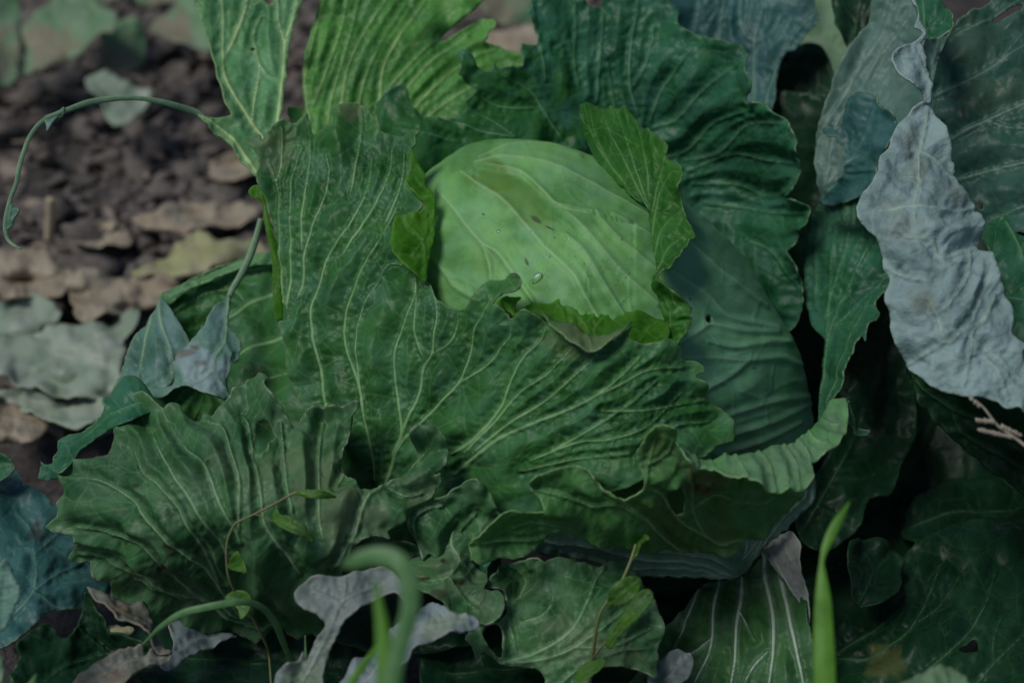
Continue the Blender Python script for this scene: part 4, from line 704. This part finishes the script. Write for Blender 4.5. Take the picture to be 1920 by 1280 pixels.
loose(M['far_green'], [patch('1670,1325 1700,1288 1740,1263 1775,1256 1800,1268 1820,1300 1826,1330', '1700,1290,585 1775,1256,600 1820,1310,575', [(3, '1790,1325 1770,1265')], g=4.5, seed=108, und=.6)], 'pale green leaf tip rising beside the sharp grass blade')
loose(M['grey_leaf'], [patch('1215,1262 1240,1236 1275,1226 1300,1240 1290,1268 1255,1300 1222,1300', '1215,1262,700 1300,1240,705 1255,1300,690', [(2, '1225,1290 1285,1240')], g=4, seed=109, ruf=1.4, blot=[(1240, 1270, 20, .8)])], 'crinkled grey scrap of leaf against the white-ribbed leaf')

# ------------------------------------------------------------------ neighbouring cabbages
NB = place(2080, 900, .92); NB[2] = 0
nb = thing('cabbage', 'neighbouring cabbage with a drooping silver-backed leaf and dark outer leaves', 'cabbage', NB)
leaf(nb, [M['silver'], M['dark'], M['greyteal']], [
  patch('1742,186 1730,193 1713,202 1703,215 1683,235 1670,259 1663,286 1648,302 1643,336 1636,356 1619,373 1609,393 1616,420 1633,437 1646,450 1655,487 1660,507 1671,524 1671,564 1676,588 1680,628 1690,662 1700,689 1720,702 1744,722 1767,732 1804,742 1838,746 1868,753 1885,766 1901,764 1925,780 1945,750 1925,705 1908,662 1922,655 1901,635 1898,608 1895,581 1885,554 1871,531 1864,504 1851,480 1834,464 1838,450 1834,420 1824,396 1807,370 1787,346 1784,316 1774,286 1764,255 1754,222 1748,198', '1738,190,738 1663,286,714 1784,316,722 1609,393,700 1834,430,704 1671,560,684 1880,550,682 1700,689,672 1925,770,655 1800,742,656 1740,400,688 1770,560,668 1800,650,660',
   [(3.6, '1742,195 1735,240 1720,300 1718,345 1712,395 1718,450'), (3.0, '1715,280 1750,302 1767,322 1787,346'), (3.0, '1693,336 1720,346 1718,396'), (3.0, '1650,398 1717,393 1784,400 1817,396'), (3.4, '1697,447 1744,454 1760,484 1801,474 1831,464'), (3.4, '1817,470 1814,514 1784,564 1757,588 1747,564'), (3.0, '1757,588 1770,632 1777,642 1804,622 1851,598'), (3.2, '1864,554 1851,588 1824,622 1821,655 1811,706 1804,732'), (3.0, '1824,635 1868,669 1905,706 1918,716'), (3.0, '1700,682 1750,655 1774,640'), (2.6, '1660,500 1700,520 1750,530'), (2.6, '1860,510 1840,560 1825,600'), (2.6,'1840,660 1870,700 1890,750')],
   g=3.4, seed=111, und=.8, quilt=2.0, ruf=.7, relief=1.0, spacing=60, fine=2.2, pleat=.7, vw=3, blot=[(1700, 262, 26, .6), (1690, 430, 40, .5), (1735, 575, 26, .8), (1715, 320, 26, .7), (1790, 375, 22, .6), (1675, 400, 24, .4)]),
  patch('1702,8 1714,27 1716,44 1711,58 1723,64 1726,68 1718,78 1700,86 1677,97 1671,107 1673,128 1686,151 1707,171 1727,180 1732,190 1738,196 1746,192 1742,160 1736,120 1728,85 1735,70 1722,52 1708,4', '1702,8,765 1671,107,742 1735,192,737 1730,80,752 1690,150,738', [(2.8, '1742,192 1735,150 1718,110 1712,90'), (2.0, '1718,110 1690,110')], g=3.3, seed=112, und=.5, quilt=1.2, ruf=.6),
  patch('1728,82 1745,78 1777,66 1768,92 1755,128 1746,168 1746,192 1738,192 1740,150 1734,115', '1728,82,758 1777,66,762 1742,190,740 1755,128,752', [(2.2, '1743,185 1748,130 1760,80')], g=3.3, seed=113, mat=2, und=.4),
  patch('1700,-60 1712,0 1722,40 1738,70 1745,78 1777,68 1785,61 1788,54 1785,27 1768,7 1750,-15 1740,-60', '1700,-60,800 1740,75,765 1788,54,762 1750,-20,790', [(3.0, '1735,75 1732,20 1725,-40'), (2.2, '1735,60 1770,30')], g=3.5, seed=114, mat=1, und=.5),
], label='drooping leaf turned over to show its silvery underside')
RL = [
 ('greyteal', '1646,-60 1629,34 1596,91 1569,134 1555,178 1542,218 1529,262 1529,302 1542,353 1552,374 1600,366 1660,300 1740,220 1750,100 1720,0 1710,-60', '1646,-60,880 1569,134,868 1529,280,858 1552,374,852 1740,220,815 1720,0,860 1640,150,862', [(3, '1540,365 1529,290 1560,210 1600,150 1653,67 1683,-20'), (2.8, '1548,370 1569,235 1616,168 1650,110 1703,34 1715,-30'), (2.4, '1555,350 1600,260 1680,180 1735,130'), (2.2, '1535,310 1550,240 1590,170 1660,20'), (2.2, '1580,240 1640,180 1700,90')], 'grey-teal smooth leaf with parallel veins', {}),
 ('blue', '1683,232 1680,215 1653,198 1643,183 1623,173 1602,183 1592,202 1582,228 1572,245 1559,240 1549,244 1555,255 1572,259 1586,286 1591,309 1586,326 1562,343 1540,378 1570,385 1610,372 1645,356 1648,312 1668,286 1690,250', '1683,232,785 1600,185,815 1549,246,825 1540,378,835 1640,350,795 1620,270,800', [(3, '1540,378 1586,320 1620,255 1640,205'), (2, '1586,322 1640,318'), (2, '1600,290 1595,250')], 'small dark blue leaf tucked between silver and grey-teal leaves', {}),
 ('teal_dim', '1750,90 1790,50 1850,10 1930,-50 2100,-80 2250,50 2260,300 2150,480 2000,470 1920,440 1840,440 1790,380 1750,220', '1750,100,812 1930,-40,830 2200,0,800 2200,300,760 1950,430,762 1800,400,790 1880,200,790 2050,200,770', [(3.4, '1745,186 1817,151 1884,111 1960,60 2060,0'), (3.4, '1760,275 1851,228 1920,195 2060,130 2200,100'), (3.2, '1790,340 1851,322 1920,306 2050,290 2200,260'), (3, '1784,71 1851,40 1905,7 1960,-40'), (3, '1831,423 1884,403 1930,390 2050,400'), (2.6, '1858,134 1900,85 1940,40'), (2.4, '1851,228 1890,240 1930,240')], 'broad dark leaf with a slit behind the silver-backed leaf', dict(holes=['1863,36 1880,25 1900,15 1917,11 1915,20 1895,32 1870,41', '1834,384 1840,380 1846,386 1844,394 1837,394'], blot=[(1850, 190, 60, .4), (1810, 80, 60, .3)], dark=[(1808, 215, 6, .6, 2.5, 80), (1800, 250, 4, .7, 2, 110)])),
 ('blue', '1180,-60 1252,-60 1400,-80 1520,-50 1529,13 1536,27 1532,44 1515,60 1498,84 1492,94 1475,101 1465,118 1459,151 1456,196 1430,230 1350,200 1280,120 1240,40', '1252,0,955 1400,-60,965 1535,27,935 1456,190,935 1340,150,955', [(3.4, '1412,215 1414,188 1416,81 1428,34 1428,-30'), (2.6, '1391,0 1388,30 1394,60 1416,81 1448,67 1462,40'), (3.0, '1436,215 1441,188 1461,124 1488,67 1529,20'), (2.6, '1350,100 1350,50 1360,0'), (2.6, '1300,70 1310,20 1314,-20'), (2.4, '1317,40 1340,10')], 'blue-teal leaf rising behind the large dark leaf', {}),
 ('far_green', '1490,-60 1570,-60 1590,40 1605,95 1600,140 1570,170 1530,120 1500,80 1480,40', '1500,0,1150 1600,100,1130 1570,160,1120 1560,0,1160', [(6, '1480,60 1530,75 1610,105')], 'pale green leaf with white midrib glimpsed through the gap', {}),
 ('deep_shade', '1563,-60 1565,50 1580,75 1597,96 1632,35 1665,-60', '1563,0,910 1597,96,895 1650,-40,910', ['1597,90 1610,20 1615,-40'], 'dark leaf edge beside the grey-teal leaf', {}),
 ('deep_shade', '1440,120 1500,85 1540,90 1565,150 1558,200 1540,230 1510,260 1470,245 1440,215', '1440,150,975 1560,160,960 1510,255,955', ['1455,210 1500,190 1550,175'], 'almost black leaf in the hollow behind the head', {}),
 ('dark', '1836,442 1870,412 1930,400 2100,400 2200,520 2150,680 2000,690 1905,640 1880,545 1852,482', '1836,442,770 1930,400,775 2150,550,740 1905,640,735 1980,600,735', [(3.4, '1875,405 1905,460 1935,530 1990,600'), (2.8, '1870,560 1920,565 2000,580'), (2.4, '1905,460 1960,470')], 'dark leaf with pale midrib right beside the silver-backed leaf', {}),
 ('deep_shade', '1700,690 1712,725 1760,792 1830,862 1940,932 2060,960 2150,850 2080,740 1930,760 1840,720 1750,680', '1700,700,740 1830,862,735 1940,932,720 2100,850,700 1850,730,715 1950,800,700', [(3.2, '1702,700 1784,763 1868,800 1960,830'), (2.8, '1784,769 1801,806 1834,833 1900,870 1960,900')], 'dark leaf with yellowish vein under the silver-backed leaf', {}),
 ('deep_shade', '1555,1320 1555,1230 1580,1170 1620,1120 1690,1050 1740,1010 1800,980 1880,985 1960,1000 2100,1050 2120,1320', '1555,1290,745 1600,1150,775 1720,1020,805 1850,985,810 2050,1050,790 2000,1300,715 1750,1200,745', [(3.6, '1560,1226 1616,1199 1666,1159 1700,1120'), (4.2, '1562,1230 1619,1240 1666,1213 1710,1172 1744,1105 1764,1058'), (3.6, '1690,1300 1744,1253 1804,1199 1844,1139 1868,1065'), (3.2, '1800,1310 1831,1280 1861,1250 1920,1189 1980,1120'), (2.6, '1861,1250 1862,1200 1880,1150'), (2.4,'1710,1172 1760,1130 1800,1080')], 'very dark broad lower leaf with a small torn hole', dict(holes=['1801,1218 1812,1208 1826,1201 1833,1213 1830,1230 1815,1227'], blot=[(1660, 1250, 40, .5)])),
 ('deep_shade', '1582,1028 1616,1015 1643,1013 1676,1031 1693,1058 1683,1105 1650,1135 1616,1140 1592,1119', '1582,1028,770 1693,1058,775 1616,1139,750', ['1605,1135 1640,1070 1670,1040', '1640,1070 1620,1040'], 'small dark rounded leaf lying on the very dark lower leaf', {}),
 ('deep_shade', '1690,1000 1740,930 1830,905 1930,920 2050,950 2000,1010 1850,1000 1750,1030', '1690,1000,850 1830,905,880 2050,950,860 1850,1000,830', ['1700,1000 1800,960 1950,950'], 'shaded leaf at the back of the dark hollow', {}),
]
for i, (mt, o, c, ve, lab, kw) in enumerate(RL):
    leaf(nb, M[mt], [patch(o, c, ve, g=4.0, seed=120 + i, und=1.1, quilt=1.3, **kw)], label=lab)

for i, (mt, o, c, ve, lab) in enumerate([  # added: near-black sheets for shade, then unseen leaves that block light
 ('deep_shade', '1440,180 1560,200 1640,360 1640,620 1560,900 1500,1010 1420,1000 1400,700 1400,400', '1440,200,945 1640,360,930 1560,900,915 1400,700,955', ['1480,980 1520,700 1540,300'], 'added near-black sheet standing for shade behind the head'),
 ('deep_shade', '1560,560 1700,560 1860,660 1980,820 1960,1010 1800,1040 1640,1040 1560,900', '1560,600,925 1860,660,910 1960,1000,870 1640,1030,875', ['1600,1020 1720,850 1800,680'], 'added near-black sheet for shade at the bottom of the hollow'),
 ('deep_shade', '1480,900 1600,930 1720,980 1720,1120 1600,1180 1480,1120', '1480,900,885 1720,980,870 1600,1170,815', ['1500,1100 1640,1020'], 'added near-black sheet for shade beneath the hollow'),
 ('dark', '1900,-300 2300,-420 2700,-200 2760,200 2500,420 2200,330 1980,60', '1900,-250,720 2300,-400,740 2750,100,700 2200,330,740 2400,0,690', ['1960,0 2300,0 2650,0', '2300,0 2400,-300', '2300,0 2400,300'], 'added unseen leaf shading the hollow from above'),
 ('dark', '1960,480 2300,350 2700,450 2750,900 2400,1100 2050,950', '1960,480,700 2700,450,650 2400,1090,620 2050,950,660 2350,700,600', ['2000,900 2350,700 2650,550'], 'added unseen leaf on the right, blocking sky light')]):
    leaf(nb, M[mt], [patch(o, c, ve, g=8, seed=160 + i, auto=False)], label=lab)
ctr = place(2250, 420, .82) - NB; bv = []
th = np.linspace(0, 2 * math.pi, 48, endpoint=False); ph = np.linspace(.02, math.pi - .02, 26)
W = np.array([[.125 * math.sin(p) * math.cos(a), .125 * math.sin(p) * math.sin(a), .11 * math.cos(p)] for p in ph for a in th]); W *= (1 + .03 * fbm(W[:, 0] * 20 + 3, W[:, 2] * 20 + W[:, 1] * 9, 5))[:, None]
F = [(i*48 + j, (i+1)*48 + j, (i+1)*48 + (j+1) % 48, i*48 + (j+1) % 48) for i in range(25) for j in range(48)]
mesh_obj('head', W + ctr, F, [M['stalk']], nb)  # unseen head, added to keep sky light off the hollow

LBs = place(-120, 1080, .86); LBs[2] = 0
lb = thing('cabbage', 'blue-green cabbage leaves at the foot of the ragged sprawling leaf', 'cabbage', LBs)
leaf(lb, M['blue'], [patch('-160,900 0,904 27,887 37,894 47,920 77,932 91,954 118,974 131,991 148,1011 134,1031 168,1055 201,1072 214,1098 201,1119 158,1139 101,1152 60,1180 30,1210 -40,1225 -160,1200', '-160,1050,780 27,887,815 131,991,795 214,1098,780 101,1152,745 0,1220,720 60,1040,765', [(3.6, '-20,1180 30,1152 60,1115 64,1041 44,1025 0,1045'), (3.0, '64,1041 90,1015 118,994'), (3.0, '60,1115 101,1142 148,1146'), (2.8, '60,1115 101,1082 151,1058'), (2.6, '30,960 60,1000 64,1041')], g=3.8, seed=141, quilt=1.6, und=1, dark=[(68, 998, 16, .6)])], label='broad blue-green leaf with netted veins')
leaf(lb, M['dark'], [patch('-60,840 0,850 20,860 27,870 25,884 0,906 -60,910', '-60,840,800 25,875,790 -30,905,790', ['-50,880 20,872'], g=4.5, seed=142)], label='small dark leaf edge')
leaf(lb, M['bluefold'], [patch('-60,1050 0,1056 12,1049 22,1064 27,1082 37,1099 39,1115 30,1135 25,1152 17,1169 0,1188 -60,1210', '-60,1050,630 39,1110,625 0,1188,615', ['-50,1130 0,1122 36,1112', '-50,1150 0,1140 28,1140', '-50,1100 0,1098 30,1095', '-40,1075 0,1075 22,1075'], g=3.6, seed=143, quilt=.8, und=.6, teeth=2, auto=False)], label='pale toothed leaf tip')
leaf(lb, M['far_green'], [patch('-60,1235 0,1225 8,1250 4,1275 -10,1320 -60,1320', '-60,1235,600 8,1250,600 -20,1310,590', ['-40,1290 4,1245'], g=4.5, seed=144)], label='pale green leaf tip below the toothed one')

# ------------------------------------------------------------------ weeds and grass
def blade(pts, mt, label, seg=12, vee=.25, twist=0):
    ob = stem('grass_blade', None, M[mt], pts, ratio=.05, seg=seg, vee=vee, twist=twist); return tag(ob, label, 'grass', 'grass blades among the cabbages')
blade('1556,2330,538,24 1550,1700,541,36 1546,1330,545,42 1546,1250,548,42 1544,1180,552,38 1543,1120,555,30 1541,1075,558,16 1541,1052,560,8 1546,1030,562,13 1558,1002,564,19 1572,975,566,17 1584,955,568,9 1594,938,570,1', 'grass', 'sharp upright bright green grass blade with a pinched neck')
blade('260,1215,668,3 280,1195,662,6 302,1174,655,10 339,1150,650,13 386,1138,648,14 437,1129,650,14 468,1129,655,13 497,1143,662,13 517,1169,670,13 531,1203,680,12 546,1245,695,7 556,1290,712,5 566,1560,716,5', 'grass_cool', 'slender grass blade arching over like a hoop')
blade('640,1062,455,4 655,1056,452,26 690,1044,450,36 725,1043,448,40 752,1058,446,40 768,1095,445,38 769,1140,444,36 756,1190,443,34 742,1240,442,34 732,1330,440,36 735,2000,438,36 745,3100,437,24', 'grass_cool', 'blurred wide grass blade bending over in a hook')
blade('706,1085,450,4 710,1130,448,16 716,1170,446,24 722,1220,444,34 727,1330,440,42 728,2000,438,40 730,3100,437,24', 'grass', 'blurred straight pointed grass blade beside the hooked one')
blade('615,2345,538,12 630,1600,540,16 640,1330,540,16 665,1270,540,16 690,1235,545,12 712,1200,550,4', 'grass', 'short blurred grass blade leaning against the pointed one')
blade('575,1640,691,4 573,1260,690,4 573,1225,690,5 572,1190,690,2', 'grass_cool', 'tiny thin grass blade next to the grey withered leaf')
blade('35,2000,598,10 42,1450,600,14 45,1300,600,14 60,1280,600,12 68,1262,602,3', 'grass_cool', 'short grass tip by the curled brown-edged leaf')

def small_leaf(parent, o, c, ve, seed, mt='vine'):
    return leaf(parent, M[mt], [patch(o, c, ve, g=2.8, seed=seed, und=.3, quilt=.4, ruf=.4, teeth=.5, scale=.6, auto=False, vw=1.6)], thick=.0006)
M['vine'] = leaf_mat('vine_leaf_green', (.035, .12, .012), (.065, .17, .02), (.15, .28, .06), bl_amt=.1, trans=.35, tert=.2, edge=(.14, .22, .06), spots=.15, off=50)
def vine(label, b, stems, leaves):
    e = thing('bindweed', label, 'bindweed', b)
    for mt, s in stems: stem('stem', e, M[mt], s, ratio=1.0, seg=8)
    for k, (o, c, ve) in enumerate(leaves): small_leaf(e, o, c, ve, 150 + k)
b = place(497, 1203, .70); b[2] = 0
vine('bindweed shoot climbing over the ragged sprawling leaf', b, [('vine_stem', '520,1500,733,5 505,1230,735,5 497,1203,720,5 470,1152,705,5 447,1119,694,5 430,1085,686,5 425,1052,682,5 427,1011,678,4.5 440,981,676,4.5'), ('vine_brown', '440,981,676,4.5 480,962,675,4.5 521,941,674,5 552,924,673,5 566,921,673,3'), ('vine_stem', '478,963,675,4 495,970,675,3 516,978,675,2')],
 [('552,925 566,919 590,918 612,923 631,932 612,935 590,934 570,931', '552,925,673 590,918,670 631,932,674 590,934,668', ['555,925 590,926 628,932']),
  ('512,977 514,966 524,958 527,966 545,970 565,980 578,992 588,1008 590,1016 570,1008 545,997 525,987', '512,977,675 545,968,672 590,1014,670 545,997,666', ['514,977 550,985 588,1012']),
  ('425,1065 433,1048 446,1032 455,1045 460,1055 465,1072 445,1069', '425,1065,680 446,1033,676 465,1072,674', ['428,1064 448,1055']),
  ('422,1122 432,1110 450,1106 466,1110 472,1122 468,1145 455,1160 445,1140', '422,1122,694 470,1120,690 455,1158,690', ['425,1121 460,1130'])])
b = place(1110, 1262, .68); b[2] = 0
vine('bindweed shoot with arrow-shaped leaf in front of the cupped leaf', b, [('vine_stem', '1103,1645,690,6 1106,1275,690,7 1110,1243,680,7 1117,1186,668,7 1124,1152,664,6 1140,1125,662,6 1164,1092,664,6 1178,1062,668,6 1186,1040,670,5 1192,1020,672,5'), ('vine_stem', '1112,1235,678,5 1125,1215,670,5 1140,1200,664,4')],
 [('1138,1141 1141,1120 1147,1100 1162,1088 1180,1081 1203,1085 1198,1105 1190,1120 1172,1130 1155,1136', '1138,1140,660 1150,1100,654 1203,1085,655 1185,1122,650', ['1140,1138 1170,1110 1200,1088']),
  ('1135,1208 1140,1195 1146,1186 1170,1150 1192,1119 1205,1107 1217,1104 1224,1112 1219,1132 1200,1155 1177,1177 1155,1200 1145,1215', '1135,1208,662 1190,1120,650 1224,1110,648 1180,1175,648', ['1138,1208 1175,1160 1218,1110']),
  ('1078,1266 1088,1254 1100,1243 1115,1236 1128,1232 1135,1238 1128,1250 1117,1261 1100,1272 1086,1279', '1078,1266,660 1135,1236,655 1090,1278,652', ['1082,1270 1130,1236']),
  ('1186,1052 1182,1035 1188,1018 1196,1008 1208,1000 1214,1004 1208,1014 1200,1022 1196,1040', '1186,1050,670 1212,1003,668 1198,1030,666', ['1187,1048 1195,1022 1210,1004'])])

# dried seed stalk beside the silver leaf
b = place(1930, 850, .64); b[2] = 0
e = thing('seed_stalk', 'dried brown weed stalk with seed clusters below the silver-backed leaf', 'seed stalk', b)
stem('stem', e, M['seed'], '1828,750,632,4 1845,765,630,4 1870,797,628,5 1895,815,626,5 1918,832,624,6 1960,868,620,7 1995,1200,620,7 2005,1935,620,7', ratio=1, seg=8)
rng = random.Random(9)
for (x0, y0, x1, y1, n_) in ((1833, 788, 1862, 790, 7), (1838, 806, 1895, 819, 12), (1880, 800, 1912, 815, 6), (1822, 748, 1835, 760, 3)):
    for k in range(n_):
        f = k / max(1, n_ - 1); x = x0 + (x1 - x0) * f; y = y0 + (y1 - y0) * f
        a = rng.uniform(-.6, .6); s = 6
        stem('seed', e, M['seed'], [[x - s * math.cos(a + .9), y - s * math.sin(a + .9), 627, 2], [x, y, 626, 8], [x + s * math.cos(a + .9), y + s * math.sin(a + .9), 627, 2]], ratio=.8, seg=7)

# ------------------------------------------------------------------ dew on the head
def bead(u, v, r, flat=.55, lx=1.0, ang=0.0):
    d = float(head_depth(u, v)); c = place(u, v, d); e_ = 2.0
    n = np.cross(place(u + e_, v, float(head_depth(u + e_, v))) - c, place(u, v + e_, float(head_depth(u, v + e_))) - c); n /= np.linalg.norm(n)
    if np.dot(n, c - np.array([0, 0, CAM_H])) > 0: n = -n
    dgs = bpy.context.evaluated_depsgraph_get()
    return c, n
hd = [o for o in cab.children if o.name.startswith('head')][0]
bpy.context.view_layer.update()
def snap(u, v):
    """the head's surface under a picture position"""
    o = Vector((0, 0, CAM_H)) - Vector(BASE); t = Vector(place(u, v, .8)) - Vector((0, 0, CAM_H))
    ok, loc, nor, _ = hd.ray_cast(o, t.normalized())
    if not ok: return None
    loc = loc + Vector(BASE)
    if nor.dot(t) > 0: nor = -nor
    return np.array(loc), np.array(nor)
def bead_mesh(c, n, r, flat, lx, ang):
    a = np.cross(n, [0, 0, 1.0]); a /= np.linalg.norm(a); b_ = np.cross(n, a)
    a, b_ = a * math.cos(ang) + b_ * math.sin(ang), b_ * math.cos(ang) - a * math.sin(ang)
    V = []; F = []; ns, nr = 14, 8
    for i in range(nr + 1):
        ph = math.pi * i / nr
        for j in range(ns):
            th = 2 * math.pi * j / ns
            V.append(c + r * (a * math.sin(ph) * math.cos(th) * lx + b_ * math.sin(ph) * math.sin(th) + n * (math.cos(ph) * flat + flat * .55)))
    for i in range(nr):
        for j in range(ns):
            k = (j + 1) % ns; F.append((i*ns + j, i*ns + k, (i+1)*ns + k, (i+1)*ns + j))
    return np.array(V), F
rng = random.Random(3)
def drop(u, v, r, label, group=None, lx=1.0, ang=0.0):
    s = snap(u, v)
    if s is None: return
    V, F = bead_mesh(s[0], s[1], r, .5, lx, ang); o = mesh_obj('water_drop', V, F, [M['water']]); tag(o, label, 'water drop', group)
drop(1006, 521, .0024, 'largest clear water drop lying on the pale head', lx=1.6, ang=.9)
drop(935, 434, .0011, 'lone small water drop on the pale head above the large drop', lx=1.3)
for k in range(46):
    u = rng.gauss(1085, 48); v = rng.gauss(500, 26)
    if not (1015 < u < 1225 and 440 < v < 560): continue
    drop(u, v, .00045 * rng.uniform(.8, 1.7), 'tiny bead of dew on the pale head', 'dew beads on the head')
VV, FF, k = [], [], 0
for i in range(260):
    s = snap(rng.gauss(1080, 80), rng.gauss(500, 50))
    if s is None: continue
    V, F = bead_mesh(s[0], s[1], .00022 * rng.uniform(.7, 1.5), .6, 1, 0); VV.append(V); FF += [tuple(i_ + k for i_ in f) for f in F]; k += len(V)
o = mesh_obj('dew', np.vstack(VV), FF, [M['water']]); tag(o, 'fine dew misting the pale head', 'dew', kind='stuff')
